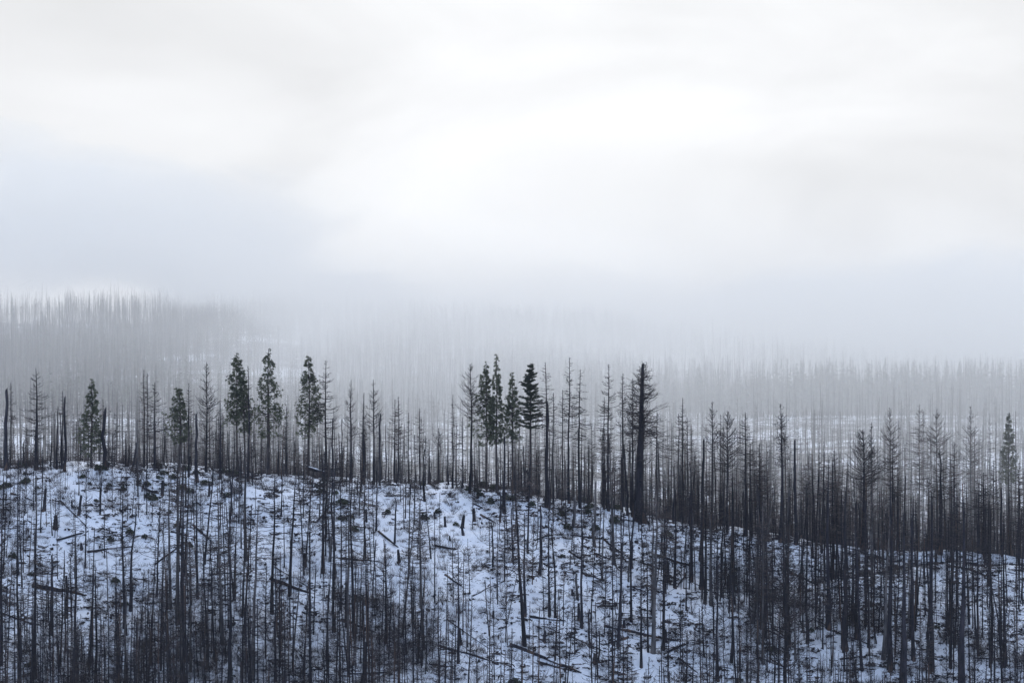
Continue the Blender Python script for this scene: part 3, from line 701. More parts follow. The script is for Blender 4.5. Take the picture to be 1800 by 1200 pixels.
def brush_w(px, py):
    d = 1.0 * g2(px, py, 120, 1200, 260, 75) + 0.9 * g2(px, py, 380, 1170, 130, 90) + 1.0 * g2(px, py, 700, 1120, 110, 70) + 0.6 * g2(px, py, 1330, 1150, 70, 50)
    band = np.interp(px, [1180, 1350, 1450, 1600, 1700, 1800, 1900], [960, 1055, 1085, 1105, 1130, 1165, 1190])
    d += 1.0 * np.exp(-((py - band) / 15) ** 2) * sstep(1180, 1320, px)
    d += 0.5 * g2(px, py, 225, 850, 50, 25) + 0.35 * g2(px, py, 420, 855, 50, 14) + 0.5 * g2(px, py, 210, 900, 30, 25) + 0.4 * g2(px, py, 20, 900, 40, 90) + 0.5 * g2(px, py, 1060, 1110, 60, 22)
    d += 0.18 * np.exp(-((py - np.interp(px, crest_px, crest_py)) / 6) ** 2)
    d += 0.5 * g2(px, py, 250, 1060, 90, 30) + 0.4 * g2(px, py, 640, 1060, 60, 25) + 0.5 * g2(px, py, 1620, 1190, 150, 30)
    return d
def sample(n, dens, seed, y0=345, y1=462, umax=0.19, dmax=1.6):
    R = np.random.default_rng(seed); out = []
    while len(out) < n:
        y = R.uniform(y0, y1, 4000); x = R.uniform(-umax, umax, 4000) * y
        z = height(x, y); px, py = project(x, y, z)
        ok = (R.random(4000) * dmax < dens(px, py)) & (py > np.interp(px, crest_px, crest_py) - 6) & (py < 1480)
        out += list(zip(x[ok], y[ok], z[ok], px[ok], py[ok]))
    return np.array(out[:n])
LAND = [(11, 'left-edge thick snag'), (63, 'round-crowned bare tree'), (104, 'left cluster of pointed snags'), (161, 'small lone pine'), (185, 'thick flat-topped snag'), (241, 'black snag before the ridge'), (272, 'fishbone bare tree'),
(316, 'shortest green pine'), (363, 'feathery upswept tree'), (420, 'narrow pine pair'), (472, 'sparse-topped pine'), (542, 'broad green pine'), (575, 'tree with drooping twigs'), (636, 'matched feathery pair'), (669, 'flat-topped charred pole'),
(698, 'close twin bare trees'), (738, 'bushy low bare tree'), (771, 'gnarled low tree'), (796, 'bare spire in the gap'), (826, 'leaning bare tree'), (865, 'central green pines'), (900, 'shorter central pine'), (932, 'tiered fir'), (961, 'spire beside the fir'),
(1001, 'tallest fishbone tree'), (1022, 'drooping-twig tree'), (1066, 'curled-crown bare tree'), (1104, 'leaning red-brown snag'), (1131, 'giant burnt tree'), (1158, 'foot of the giant tree'), (1200, 'group of three spires'), (1231, 'long leaning black snag'),
(1256, 'neat narrow-crowned tree'), (1279, 'lacy wide tree'), (1310, 'straight thick bare tree'), (1335, 'low bushy bare tree'), (1372, 'highest right-hand spire'), (1398, 'trunk with hooked arms'), (1440, 'thin branchless pole'), (1466, 'bent round-crowned tree'),
(1516, 'V-topped burnt tree'), (1570, 'leaf-shaped crown'), (1620, 'pale level-twigged trees'), (1652, 'thick charred trunk'), (1677, 'right-hand fishbone tree'), (1706, 'sparse misty tree'), (1732, 'low spreading flat crown'), (1773, 'misty green pine'), (1800, 'right edge of the ridge')]
def region(px, py, what, lowcut=0):
    lm = min(LAND, key=lambda l: abs(l[0] - px))[1]
    d = py - float(np.interp(px, crest_px, crest_py))
    v = 'just below' if d < 45 else 'well below' if d < 105 else 'midway down under' if d < 190 else 'low under' if d < 270 else 'at the bottom under'
    return f'{what} {v} the {lm}'
def env_py(px): return np.interp(px, crest_px, crest_py) - np.interp(px, [0, 140, 420, 700, 760, 850, 960, 1150, 1250, 1500, 1800], [85, 75, 115, 120, 85, 90, 165, 175, 180, 175, 165])
def capped(s, H, x, y, z, R):
    """keep the crowd from growing above the ridge trees: its tops stay under a ragged line"""
    px, _ = project(x, y, z)
    d = CREST_Y - y
    lim = env_py(px) + R.random(np.shape(x)) ** 0.7 * 75 + np.clip(d, 0, 60) * 1.1
    hmax = (600 - lim) / F * y - z
    return np.minimum(s, np.maximum(hmax, 2.5) / H)
crowd_objs = []
def crowd(pts, M, name, catname, what, seed, hs=(0.75, 1.25), looks=None, tl=(11, 18)):
    R = np.random.default_rng(seed)
    for i, (x, y, z, px, py) in enumerate(pts):
        mi = int(R.integers(len(M))); H, tm, cm, _, _ = M[mi]
        s = float(capped(R.uniform(*hs), H, x, y, z, R)); hh = H * s
        look = looks[mi] + ' '
        lab = region(px, py, ('short ' if hh < tl[0] else 'tall ' if hh > tl[1] else '') + look + what); e = bpy.data.objects.new(name, None); col.objects.link(e)
        e.location = (x, y, z); tl_ = .03 if R.random() < .88 else .12; e.rotation_euler = (R.normal(0, tl_), R.normal(0, tl_), R.uniform(0, 6.28)); sw = s * R.uniform(1.0, 1.55)
        e.scale = (sw, sw, s)
        tag(e, lab, catname, what.split(' ', 0)[0] + 's on the snowy slope')
        link('trunk' if name != 'burnt_sapling' else 'stem', tm, e)
        for c in cm: link('crown' if name != 'snag' else 'branch', c, e)
        crowd_objs.append((e, px))
P_tree = sample(520, dens_tree, 21)
ordr = np.argsort(P_tree[:, 4])
# the ones whose height shows most stay individual
showing = np.minimum(P_tree[:, 4], 1200) - (P_tree[:, 4] - 240)
keep = np.argsort(-showing)[:168]; rest = np.argsort(-showing)[168:]
crowd(P_tree[keep], TREE_M, 'burnt_tree', 'tree', 'charred tree', 31, (0.55, 1.2), ['round-crowned', 'level-twigged', 'upswept', 'drooping', 'ragged', 'tall-crowned', 'leaning ragged', 'thin-twigged', 'twisty', 'bushy', 'almost branchless', 'droopy-armed'])
P_sap = sample(290, dens_sap, 22, dmax=1.2)
P_sap = P_sap[P_sap[:, 4] < 1230]
crowd(P_sap, SAP_M, 'burnt_sapling', 'sapling', 'leafless sapling', 32, (0.6, 1.25), ['bushy', 'thin', 'feathery', 'leaning', 'upswept', 'sparse', 'tiny ragged'], (4, 7))
P_snag = sample(110, lambda a, b: dens_tree(a, b) * 0.6 + 0.3, 23)
P_snag = P_snag[P_snag[:, 4] < 1260]
crowd(P_snag, SNAG_M, 'snag', 'snag', 'charred snag', 33, (0.5, 1.2), ['jagged', 'branchy', 'clean-sided', 'leaning', 'high-tapered', 'stubby'], (5, 11))

def scatter(name, tmpl, pts, mats, seed, hs, kind='stuff', tilt=0.02, wv=(0.8, 1.3), cap=None):
    """one object holding many copies of the templates: what nobody could count"""
    R = np.random.default_rng(seed); mb = MB(); n = len(pts)
    ti = R.integers(len(tmpl), size=n); s = R.uniform(*hs, n)
    if cap is not None: s = capped(s, np.array(cap)[ti], pts[:, 0], pts[:, 1], pts[:, 2], R)
    sw = s * R.uniform(*wv, n); a = R.uniform(0, 6.28, n); tx = R.normal(0, tilt, (n, 2))
    for k, parts in enumerate(tmpl):
        sel = np.nonzero(ti == k)[0]
        if len(sel) == 0: continue
        for mbt, m in parts:
            V = np.concatenate(mbt.v); nv = len(V)
            ca, sa = np.cos(a[sel])[:, None], np.sin(a[sel])[:, None]
            x = (V[None, :, 0] * ca - V[None, :, 1] * sa) * sw[sel, None]; y = (V[None, :, 0] * sa + V[None, :, 1] * ca) * sw[sel, None]; z = V[None, :, 2] * s[sel, None]
            x = x + z * tx[sel, :1]; y = y + z * tx[sel, 1:]
            P = np.stack([x + pts[sel, 0][:, None], y + pts[sel, 1][:, None], z + pts[sel, 2][:, None]], -1)
            base = mb.n; mb.v.append(P.reshape(-1, 3).astype(np.float32)); mb.n += len(sel) * nv
            for f, fm in mbt.f:
                mb.f.append(((f[None] + (np.arange(len(sel)) * nv)[:, None, None] + base).reshape(-1, f.shape[1]), m if fm == 0 else fm))
    o = link(name, mb.mesh(name, mats)); o['kind'] = kind
    return o
LOW_P = [dead_tree(sp[0], sp[1], sp[2], sp[3], sp[4], seed=900 + i, dens=sp[5], detail=0.5) for i, sp in enumerate(
    [(19, .17, 1.5, 7, 'fan', .8), (23, .2, 1.4, 9, 'flat', .8), (17, .14, 1.2, 6, 'up', .8), (21, .18, 1.7, 8, 'down', .8), (14, .12, 1.0, 4, 'ragged', .7), (24, .2, .8, 12, 'flat', .5), (10, .09, .8, 3, 'fan', .8), (12, .1, .6, 4, 'ragged', .5)])]
LOW_T = [[(tb, 0), (cr, 1)] for tb, cr in LOW_P]
def behind(n, seed, y0, y1, wx, hpow=1.0):
    R = np.random.default_rng(seed); out = []
    while len(out) < n:
        y = y0 + (y1 - y0) * R.random(4000) ** hpow; u = R.uniform(-0.2, 0.2, 4000); px = 900 + u * F
        ok = R.random(4000) < wx(px); x = u * y
        out += list(zip(x[ok], y[ok], height(x, y)[ok], px[ok], y[ok]))
    return np.array(out[:n])
wx1 = lambda p: np.interp(p, [-200, 0, 120, 250, 400, 620, 700, 780, 850, 1000, 1150, 1300, 1500, 2000], [.35, .3, .2, .45, .65, .65, .35, .2, .45, .8, .6, .85, 1, 1])
pts_b = behind(1150, 41, 456, 525, wx1); pts_d = behind(260, 43, 457, 520, lambda p: 0.1 + wx1(p) * .9)
pts_c = behind(1150, 42, 500, 640, lambda p: np.interp(p, [-200, 300, 700, 1100, 1400, 2000], [.04, .06, .08, .25, .8, 1]))
pts_s = P_tree[rest]
SLIM_T = [[(tb, 0), (cr, 1)] for tb, cr in [dead_tree(H_, r_, w_, c_, st_, seed=980 + i, dens=d_, detail=0.5) for i, (H_, r_, w_, c_, st_, d_) in enumerate(
    [(14, .11, 1.2, 4, 'fan', 1.0), (11, .09, 1.1, 2, 'up', 1.1), (16, .13, 1.0, 6, 'up', .7), (9, .08, .9, 2, 'ragged', .7), (13, .11, 1.2, 3, 'fan', .8), (15, .12, .6, 8, 'fan', .4), (12, .1, .6, 5, 'ragged', .4), (10, .09, 1.2, 1, 'up', 1.1)])]]
def dens_slim(a, b): return 0.06 + 0.85 * dens_tree(a, b) + 0.3 * sstep(1120, 1260, b) + 0.08 * sstep(1150, 1350, a) * (b < 1120) - 0.1 * g2(a, b, 790, 980, 130, 80)
f0 = scatter('slender_burnt_trees', SLIM_T, sample(1180, dens_slim, 44, dmax=1.9), [M_char, M_twigd], 53, (0.5, 1.2), wv=(0.8, 1.15), cap=[14, 11, 16, 9, 13, 15, 12, 10], tilt=0.03)
tag(f0, 'countless slender charred trunks filling the lower slope', 'forest')
f1 = scatter('burnt_forest', LOW_T, np.concatenate([pts_b, pts_c, pts_s]), [M_char, M_twig], 51, (0.35, 0.95), wv=(0.75, 1.15), cap=[19, 23, 17, 21, 14, 24, 10, 12])
tag(f1, 'dense mass of bare burnt trees behind the ridge line and at the foot of the slope', 'forest')

BUSHY = [dead_tree(H_, .09, w_, .6, st_, seed=950 + i, dens=1.0, detail=0.5) for i, (H_, w_, st_) in enumerate([(8, 1.1, 'fan'), (6, 1.3, 'up'), (9, .9, 'down'), (7, 1.2, 'ragged')])]
o = scatter('burnt_thicket', [[(a_, 0), (b_, 1)] for a_, b_ in BUSHY], pts_d, [M_char, M_twig], 52, (0.5, 1.15), cap=[8, 6, 9, 7]); tag(o, 'low thicket of bushy dead young trees behind the ridge line', 'thicket')

# ------------------------------------------------------------------ shrubs, brush, grass
def twig_bush(R, h=1.6, n=26, w=1.1, ntw=4):
    m = MB(); K = 4
    az = R.uniform(0, 6.28, n); Ln = h * R.uniform(0.5, 1.15, n)
    rr = R.uniform(0, 0.25 * w, n); base = np.stack([rr * np.cos(az), rr * np.sin(az), np.full(n, -0.1)], -1)
    branches(m, R, np.zeros(n), az, Ln, R.normal(1.0, 0.25, n) - 0.25 * (w - 1), R.normal(0.1, 0.3, n), np.full(n, 0.014), K=K, axis=lambda hh: base, kink=0.15, ntw=ntw, twl=0.4, twr=0.01)
    return m
def leaf_bush(R, h=0.8, w=1.2, n=60):
    m = MB(); az = R.uniform(0, 6.28, n); r = np.sqrt(R.random(n)) * w; 
    P = np.stack([r * np.cos(az), r * np.sin(az) * .8, h * (1 - (r / w) ** 2) * R.uniform(0.3, 1, n)], -1)
    tufts(m, R, P, 9, 0.26, 0.11, 0.5)
    st = np.stack([P * (0.1, 0.1, 0) + (0, 0, -0.1), P], 1)
    m.tubes(st[:30], np.tile([0.02, 0.01], (30, 1)), 3, m=1)
    return m
Rb = np.random.default_rng(77)
BUSH_T = [twig_bush(Rb, Rb.uniform(1.2, 2.4), int(Rb.integers(18, 34)), Rb.uniform(0.7, 1.5)) for _ in range(5)]
LEAF_T = [leaf_bush(Rb, Rb.uniform(0.8, 1.4), Rb.uniform(0.6, 1.1)) for _ in range(4)]
bush_me = [m.mesh('bare_shrub', [M_brown if i % 2 else M_twigd]) for i, m in enumerate(BUSH_T)]
leaf_me = [m.mesh('leafy_shrub', [M_green, M_twigd]) for m in LEAF_T]
def shrubs(pts, mes, what, catn, seed, hs):
    R = np.random.default_rng(seed)
    for x, y, z, px, py in pts:
        o = link('shrub', mes[int(R.integers(len(mes)))]); o.location = (x, y, z); s = R.uniform(*hs); o.scale = (s * R.uniform(.9, 1.5), s, s); o.rotation_euler = (0, 0, R.uniform(0, 6.28))
        lab = region(px, py, ('wide ' if o.scale[0] > 1.25 else 'small ' if o.scale[0] < .8 else '') + what); tag(o, lab, catn, what + 's on the slope'); crowd_objs.append((o, px))
vis = lambda P: P[P[:, 4] < 1215]
shrubs(vis(sample(150, lambda a, b: 0.4 + 0.6 * brush_w(a, b), 61)), bush_me, 'bare brown twiggy shrub', 'shrub', 62, (0.5, 1.3))
shrubs(vis(sample(105, lambda a, b: 0.08 + 1.2 * (b < np.interp(a, crest_px, crest_py) + 70) * (a < 1100) + 0.8 * g2(a, b, 150, 960, 160, 80), 63)), leaf_me, 'low green leafy shrub', 'shrub', 64, (0.4, 1.0))
# where several of one look stand in one spot, say which of them by their order
def settle_labels():
    by = {}
    for e, px in crowd_objs: by.setdefault(e['label'], []).append((px, e))
    for lab, es in by.items():
        if len(es) < 2: continue
        es.sort(key=lambda q: q[0]); n = len(es)
        names = {2: ['left one of two:', 'right one of two:'], 3: ['leftmost of three:', 'middle of three:', 'rightmost of three:'], 4: ['leftmost of four:', 'second of four:', 'third of four:', 'rightmost of four:']}.get(n)
        if names:
            for (px, e), nm in zip(es, names):
                e['label'] = ' '.join((nm + ' ' + lab).replace(' trees', ' trees').split())
                if len(lab.split()) > 12: e['label'] = nm + ' ' + lab.replace(' the ', ' ')
                if len(e['label'].replace('-', ' ').split()) > 16: e['label'] = nm + ' ' + lab.replace(' the ', ' ').replace(' left cluster of pointed snags', ' pointed snag cluster').replace(' black snag before the ridge', ' black snag').replace('low green leafy', 'leafy').replace('bare brown twiggy', 'twiggy').replace(' right edge of the ridge', ' right edge')
# named single bushes of the photograph
def hero_bush(px, py, h, n, w, lab, m=M_twigd, seed=1):
    g = ground_hit(px, py)
    if g is None: return
    b = twig_bush(np.random.default_rng(seed), h, n, w, 5).mesh('bare_shrub', [m])
    tag(link('shrub', b, None, (g[0], g[1], float(height(*g)))), lab, 'shrub')
hero_bush(765, 965, 3.6, 16, 1.0, 'tall fan-shaped bare shrub alone in the open snow', M_twigd, 3)
hero_bush(345, 905, 3.6, 34, 1.0, 'tall dark many-stemmed shrub below the feathery upswept tree', M_twigd, 4)
hero_bush(415, 868, 2.0, 90, 1.5, 'dense round reddish-brown shrub below the narrow pine pair', M_brown, 5)
hero_bush(593, 860, 3.2, 70, 1.1, 'dense dark thicket-like shrub left of the ridge pole', M_twigd, 6)
BR_T = [[(twig_bush(Rb, Rb.uniform(1.6, 3.2), 20, Rb.uniform(0.9, 1.5), 4), 0)] for _ in range(5)]
o = scatter('brush', BR_T, sample(1900, lambda a, b: brush_w(a, b) + 0.07, 65, dmax=1.1), [M_brown, M_brown], 66, (0.5, 1.2)); tag(o, 'brown leafless brush massed along the gully and the foot of the slope', 'brush')
def grass_t(R):
    m = MB(); n = 26; az = R.uniform(0, 6.28, n)
    b = R.normal(0, 0.22, (n, 3)) * (1, 1, 0) + (0, 0, -0.05); e = b + np.stack([np.cos(az) * .22, np.sin(az) * .22, R.uniform(.2, .5, n)], -1)
    m.tubes(np.stack([b, e], 1), np.tile([0.014, 0.004], (n, 1)), 3); return [(m, 0)]
o = scatter('dry_grass', [grass_t(Rb) for _ in range(4)], sample(5200, lambda a, b: 0.12 + 0.5 * np.maximum(0, vnoise(a, b * 2, 60, 91) + .1), 67, dmax=.5), [M_twig, M_brown], 68, (0.7, 1.7)); tag(o, 'dry grass and weed stalks poking through the snow', 'grass')
# charred sticks, chunks and bark lying everywhere
def stick_t(R):
    m = MB(); n = 3; L_ = R.uniform(0.5, 2.4, n); az = R.normal(0.25, 0.5, n) + (R.random(n) < .3) * 1.5
    c = R.normal(0, 0.6, (n, 3)) * (1, 1, 0) + (0, 0, .06); d = np.stack([np.cos(az), np.sin(az), R.normal(0, .12, n)], -1) * L_[:, None] / 2
    m.tubes(np.stack([c - d, c + R.normal(0, .05, (n, 3)), c + d], 1), np.stack([R.uniform(.04, .12, n), R.uniform(.04, .1, n), R.uniform(.02, .05, n)], -1), 4)
    c = R.normal(0, 0.5, (2, 3)) * (1, 1, 0); d = R.normal(0, .22, (2, 3))
    m.tubes(np.stack([c - d, c, c + d], 1), np.stack([R.uniform(.03, .12, 2), R.uniform(.12, .3, 2), R.uniform(.02, .1, 2)], -1), 5)
    return [(m, 0)]
def dens_deb(px, py): return 0.45 + 0.5 * vnoise(px, py * 2, 90, 33) + 0.35 * (px > 850) - 0.35 * g2(px, py, 790, 980, 110, 60)
o = scatter('debris', [stick_t(Rb) for _ in range(14)], sample(7500, dens_deb, 69, dmax=1.2), [M_debris, M_debris], 70, (0.25, 0.95), tilt=0.3); tag(o, 'charred sticks and chunks scattered over the snow', 'debris')

# ------------------------------------------------------------------ stumps and fallen logs
STUMPS = [(77, 860, 898, 5, 'tall plain black stump on the open snow at the left'), (138, 872, 905, 4.5, 'slim tall stump right of the tall plain stump at the left'), (97, 908, 928, 7, 'squat thick black stump low on the left slope'),
(144, 957, 967, 5, 'small black stump on bare snow at lower left'), (367, 850, 872, 3.5, 'slim stump below the feathery upswept tree'), (285, 846, 871, 5, 'thick short stump below the left fishbone tree'),
(127, 880, 892, 3, 'tiny stump between the two tall left stumps'), (644, 896, 917, 3.5, 'slim stump left of the centre slope saplings'), (765, 901, 911, 4, 'small stump above the fan-shaped shrub'), (783, 909, 926, 4, 'leaning stump right above the fan-shaped shrub'),
(812, 907, 927, 5.5, 'thick upright stump on the bright snow right of the fan-shaped shrub'), (815, 926, 941, 4, 'stump directly below the thick upright one'), (834, 895, 916, 5, 'upright stump up the slope from the thick one on bright snow'),
(791, 944, 951, 3, 'tiny stump just right of the fan-shaped shrub'), (702, 968, 988, 5, 'split reddish-brown stump in the open snow'), (1172, 988, 1021, 10, 'big dark shaggy stump on open snow below the giant burnt tree'),
(1108, 960, 998, 6, 'tall broken stump with splintered top left of the big dark shaggy stump'), (1006, 1037, 1047, 4, 'small stump low on the slope left of the leaning sapling'), (1018, 1062, 1090, 5, 'grey stump at the foot of a tall thin trunk low on the slope'),
(1097, 1092, 1106, 5, 'stump just above the long diagonal log'), (1170, 1108, 1128, 5, 'jagged stump right of the end of the long diagonal log'), (810, 1106, 1131, 5.5, 'tall stump at lower centre among brush'),
(1045, 1150, 1164, 7, 'round-topped stump near the bottom middle'), (867, 1075, 1085, 4, 'small stump left of the pale leaning log'), (956, 1110, 1128, 5, 'plain stump at lower centre left of the pale leaning log'),
(1285, 1012, 1034, 12, 'broad flared stump base at the foot of a thick trunk on the right slope'), (536, 975, 995, 6, 'blunt dark stump left of centre beside a thin tree')]
for k, (bx, ty, by, wp, lab) in enumerate(STUMPS):
    g = ground_hit(bx, by)
    if g is None: continue
    x, y = g; z = float(height(x, y)); H = (by - ty) / F * y; r = px2m(wp, y) / 2
    R = np.random.default_rng(1200 + k); mb = MB(); K = 5; t = np.linspace(0, 1, K)
    lean = R.normal(0, .12) * H
    P = np.stack([lean * t, 0 * t, -0.35 + t * (H + .35)], -1); rr = r * (1.35 - .45 * t + R.normal(0, .05, K)); rr[0] *= 1.25
    mb.tubes(P[None], rr[None], 9, cap=True, jag=0.55 * r + .22)
    if k % 2 == 0:   # root spurs
        n = 5; az = R.uniform(0, 6.28, n); c = np.stack([np.cos(az), np.sin(az), 0 * az], -1)
        mb.tubes(np.stack([c * r * .6 + (0, 0, .25 * r), c * r * 1.4 + (0, 0, .05), c * r * 2.2 - (0, 0, .2)], 1), np.tile([r * .45, r * .3, r * .1], (n, 1)), 5)
    tag(link('stump', mb.mesh('stump', [M_char]), None, (x, y, z)), lab, 'stump', 'charred stumps on the snowy slope')
LOGS = [(1153, 977, 1212, 996, 7, 1, 'dark log lying above the big shaggy stump'), (930, 1084, 994, 1093, 6, 1, 'snow-dusted straight log at lower centre'), (1062, 1100, 1192, 1127, 7, 1, 'long thick diagonal log low on the slope'),
(896, 1135, 1022, 1182, 8, 1, 'longest heavy snow-topped log near the bottom middle'), (1280, 948, 1322, 963, 7, 1, 'snow-topped log just under the right-hand ridge'), (1308, 966, 1360, 1003, 7, 1, 'long sloping log on the right slope below the snow-topped one'),
(924, 957, 966, 940, 5, 0, 'log pointing up to the right below the tiered fir'), (57, 1030, 150, 1048, 10, 0, 'big dark log lying across the far lower left'), (153, 971, 232, 963, 6, 0, 'dark log with a root clump at its right end'),
(100, 951, 149, 936, 5, 0, 'thin log rising to the right on the left slope'), (250, 859, 280, 869, 5, 0, 'short log near the ridge left of the tall dark shrub'), (475, 1019, 545, 1044, 8, 0, 'mossy dark log sloping down right, left of centre'),
(660, 1013, 707, 1014, 4, 0, 'thin level log ending at a short post'), (556, 919, 582, 889, 4, 0, 'leaning thin log propped up left of centre'), (752, 851, 848, 893, 6, 1, 'long log sloping down from the ridge by the central pines'),
(782, 1011, 812, 1031, 5, 0, 'short log on open snow at the centre'), (770, 1136, 900, 1172, 7, 1, 'heavy log sloping down right through the lower brush'), (1172, 1146, 1210, 1132, 6, 0, 'log rising right at the lower right of centre'),
(1000, 970, 1052, 1003, 5, 0, 'thin log sloping down right, below the drooping-twig tree'), (1024, 1008, 1062, 1022, 5, 0, 'short thin log below a longer parallel one'), (1044, 974, 1077, 985, 6, 0, 'log beside a mound of brush right of centre'),
(1000, 1118, 1015, 1112, 9, 1, 'pale bleached log end pointing at the viewer'), (1058, 946, 1095, 975, 5, 0, 'log leaning on the snow under the ridge left of the giant'), (665, 935, 700, 962, 5, 0, 'half-buried log left of the fan-shaped shrub'),
(1205, 1010, 1165, 1065, 5, 1, 'pale curved log among brush below the big shaggy stump'), (1390, 1008, 1440, 1030, 6, 0, 'log lying among the dense right-hand trunks'), (1700, 1000, 1800, 1042, 6, 0, 'dark log sloping down to the right edge'),
(845, 905, 892, 932, 5, 0, 'charred log on bright snow below the central pines'), (1105, 1120, 1060, 1135, 6, 0, 'log crossing beneath the long thick diagonal one'), (20, 868, 60, 882, 5, 0, 'short log near the left edge under the ridge'),
(600, 1090, 660, 1112, 7, 0, 'log hidden among trunks at lower left of centre'), (1480, 962, 1530, 975, 6, 1, 'snowy log lying along the right-hand ridge'), (440, 1085, 490, 1100, 6, 0, 'log at the lower left of centre among thin trunks'), (300, 935, 345, 948, 5, 0, 'log below the tall dark many-stemmed shrub')]
last_log = [None]
def log_obj(A, B, r, snow, lab, seed):
    R = np.random.default_rng(seed); K = 7; s = np.linspace(0, 1, K)[:, None]
    A = np.array(A, float); B = np.array(B, float); Lg = np.linalg.norm(B - A)
    P = A + (B - A) * s + R.normal(0, 0.05 * r * 3, (K, 3)); o0 = A.copy(); P -= o0
    rr = r * (1.1 - 0.45 * s[:, 0]) * R.uniform(.9, 1.1, K); rr[-1] *= 0.6
    mb = MB(); mb.tubes(P[None], rr[None], 8, cap=True)
    n = max(2, int(Lg / 1.3)); u = R.uniform(0.15, 0.95, n)
    st = P[0] + (P[-1] - P[0]) * u[:, None]; d = R.normal(0, 1, (n, 3)); d[:, 2] = np.abs(d[:, 2]) + .3; d /= np.linalg.norm(d, axis=1, keepdims=True)
    mb.tubes(np.stack([st, st + d * R.uniform(.3, 1.1, (n, 1))], 1), np.tile([r * .22, .012], (n, 1)), 4)
    e = thing('fallen_log', o0, lab, 'log', 'fallen charred logs on the snow', [('trunk', mb.mesh('log_trunk', [M_char]))])
    last_log[0] = e
    if snow:
        sm = MB(); a, b = 0.03, 0.9
        Q = P[0] + (P[-1] - P[0]) * np.linspace(a, b, 9)[:, None]; Q[:, 2] += np.interp(np.linspace(a, b, 9), np.linspace(0, 1, K), rr) * 0.55
        sm.tubes(Q[None], (r * .72 * R.uniform(.75, 1.1, 9) * np.array([.3, 1, 1, .8, 1, 1, .9, 1, .3]))[None], 8)
        link('snow_cap', sm.mesh('snow_cap', [M_snowcap], True), e)
for k, (x0, y0, x1, y1, wp, snow, lab) in enumerate(LOGS):
    g0, g1 = ground_hit(x0, y0), ground_hit(x1, y1)
    if g0 is None or g1 is None: continue
    r = px2m(wp, g0[1]) / 2 * 0.8
    A = (*g0, float(height(*g0)) + r * .3); B = (*g1, float(height(*g1)) + r * .25)
    if math.dist(A, B) > 22: continue
    log_obj(A, B, r, snow, lab, 1400 + k)
Rl = np.random.default_rng(171)
for k, (x, y, z, px, py) in enumerate(sample(120, lambda a, b: 0.25 + 0.5 * (a > 820) + 0.25 * (b > 1000), 172, dmax=1.0)):
    if py > 1195 or not -10 < px < 1810: continue
    Lh = Rl.uniform(1.6, 5.0) * (1.3 if Rl.random() < .2 else 1); a = Rl.normal(-0.5, 0.35) if Rl.random() < .72 else Rl.uniform(0.2, 2.6)
    A2 = (x - math.cos(a) * Lh, y - math.sin(a) * Lh * .8); B2 = (x + math.cos(a) * Lh, y + math.sin(a) * Lh * .8); r = Rl.uniform(.07, .19)
    sn = int(Rl.random() < .45)
    lab = region(px, py, ('long ' if Lh > 4 else 'short ' if Lh < 2.3 else '') + ('thick ' if r > .15 else 'thin ' if r < .1 else '') + ('snow-dusted log' if sn else 'charred log'))
    log_obj((*A2, float(height(*A2)) + r * .3), (*B2, float(height(*B2)) + r * .4), r, sn, lab, 1600 + k)
    crowd_objs.append((last_log[0], px))
yy = 452.5
log_obj(((538 - 900) / F * yy, yy, -(822 - 600) / F * yy), ((575 - 900) / F * yy, yy - 1, -(830 - 600) / F * yy), .28, 1, 'snow-covered log propped among the trunks under the broad pine', 1500)

# ------------------------------------------------------------------ far woods
def far_dead(R, H, hw, cb):
    m = MB(); m.tubes(np.array([[[0, 0, -1], [0, 0, H * .5], [0, 0, H]]]), np.array([[.17, .13, .05]]), 4)
    n = 34; t = R.random(n); h = H - t * (H - cb); az = R.uniform(0, 6.28, n); Ln = hw * np.minimum(1, .15 + t * 1.5) * R.uniform(.5, 1.1, n)
    p = np.stack([0 * h, 0 * h, h], -1); e = p + np.stack([np.cos(az) * Ln, np.sin(az) * Ln, Ln * R.uniform(-.1, .5, n)], -1)
    m.tubes(np.stack([p, e], 1), np.tile([.06, .03], (n, 1)), 3); return [(m, 0)]
def far_pine(R, H, hw, cb):
    m = MB(); m.tubes(np.array([[[0, 0, -1], [0, 0, H]]]), np.array([[.28, .05]]), 4)
    n = 110; t = R.random(n) ** .8; h = H - t * (H - cb); az = R.uniform(0, 6.28, n); Ln = hw * np.minimum(1, .12 + t * 1.15) * R.uniform(.5, 1.1, n)
    d = np.stack([np.cos(az), np.sin(az), R.uniform(-.1, .5, n)], -1); s = np.stack([-np.sin(az), np.cos(az), 0 * az], -1); p = np.stack([0 * h, 0 * h, h], -1)
    w_ = np.maximum(.25, Ln * .28)[:, None]; L_ = Ln[:, None]
    V = np.stack([p, p + d * L_ * .6 + s * w_ + (0, 0, -.25), p + d * L_, p + d * L_ * .6 - s * w_ + (0, 0, .15)], 1)
    m.add(V.reshape(-1, 3), np.arange(n * 4).reshape(-1, 4), 1); return [(m, 0)]
Rf = np.random.default_rng(88)
FD = [far_dead(Rf, Rf.uniform(16, 27), Rf.uniform(1.2, 2.4), Rf.uniform(4, 11)) for _ in range(8)]
FP = [far_pine(Rf, Rf.uniform(16, 27), Rf.uniform(2.2, 3.4), Rf.uniform(2, 7)) for _ in range(6)]
def far_pts(n, y0, y1, dens, seed, umax=.2):
    R = np.random.default_rng(seed); out = []
    while len(out) < n:
        y = np.sqrt(R.uniform(y0 ** 2, y1 ** 2, 8000)); x = R.uniform(-umax, umax, 8000) * y; z = height(x, y); px, py = project(x, y, z)
        ok = R.random(8000) < dens(px, py, x, y); out += list(zip(x[ok], y[ok], z[ok], px[ok], py[ok]))
    return np.array(out[:n])
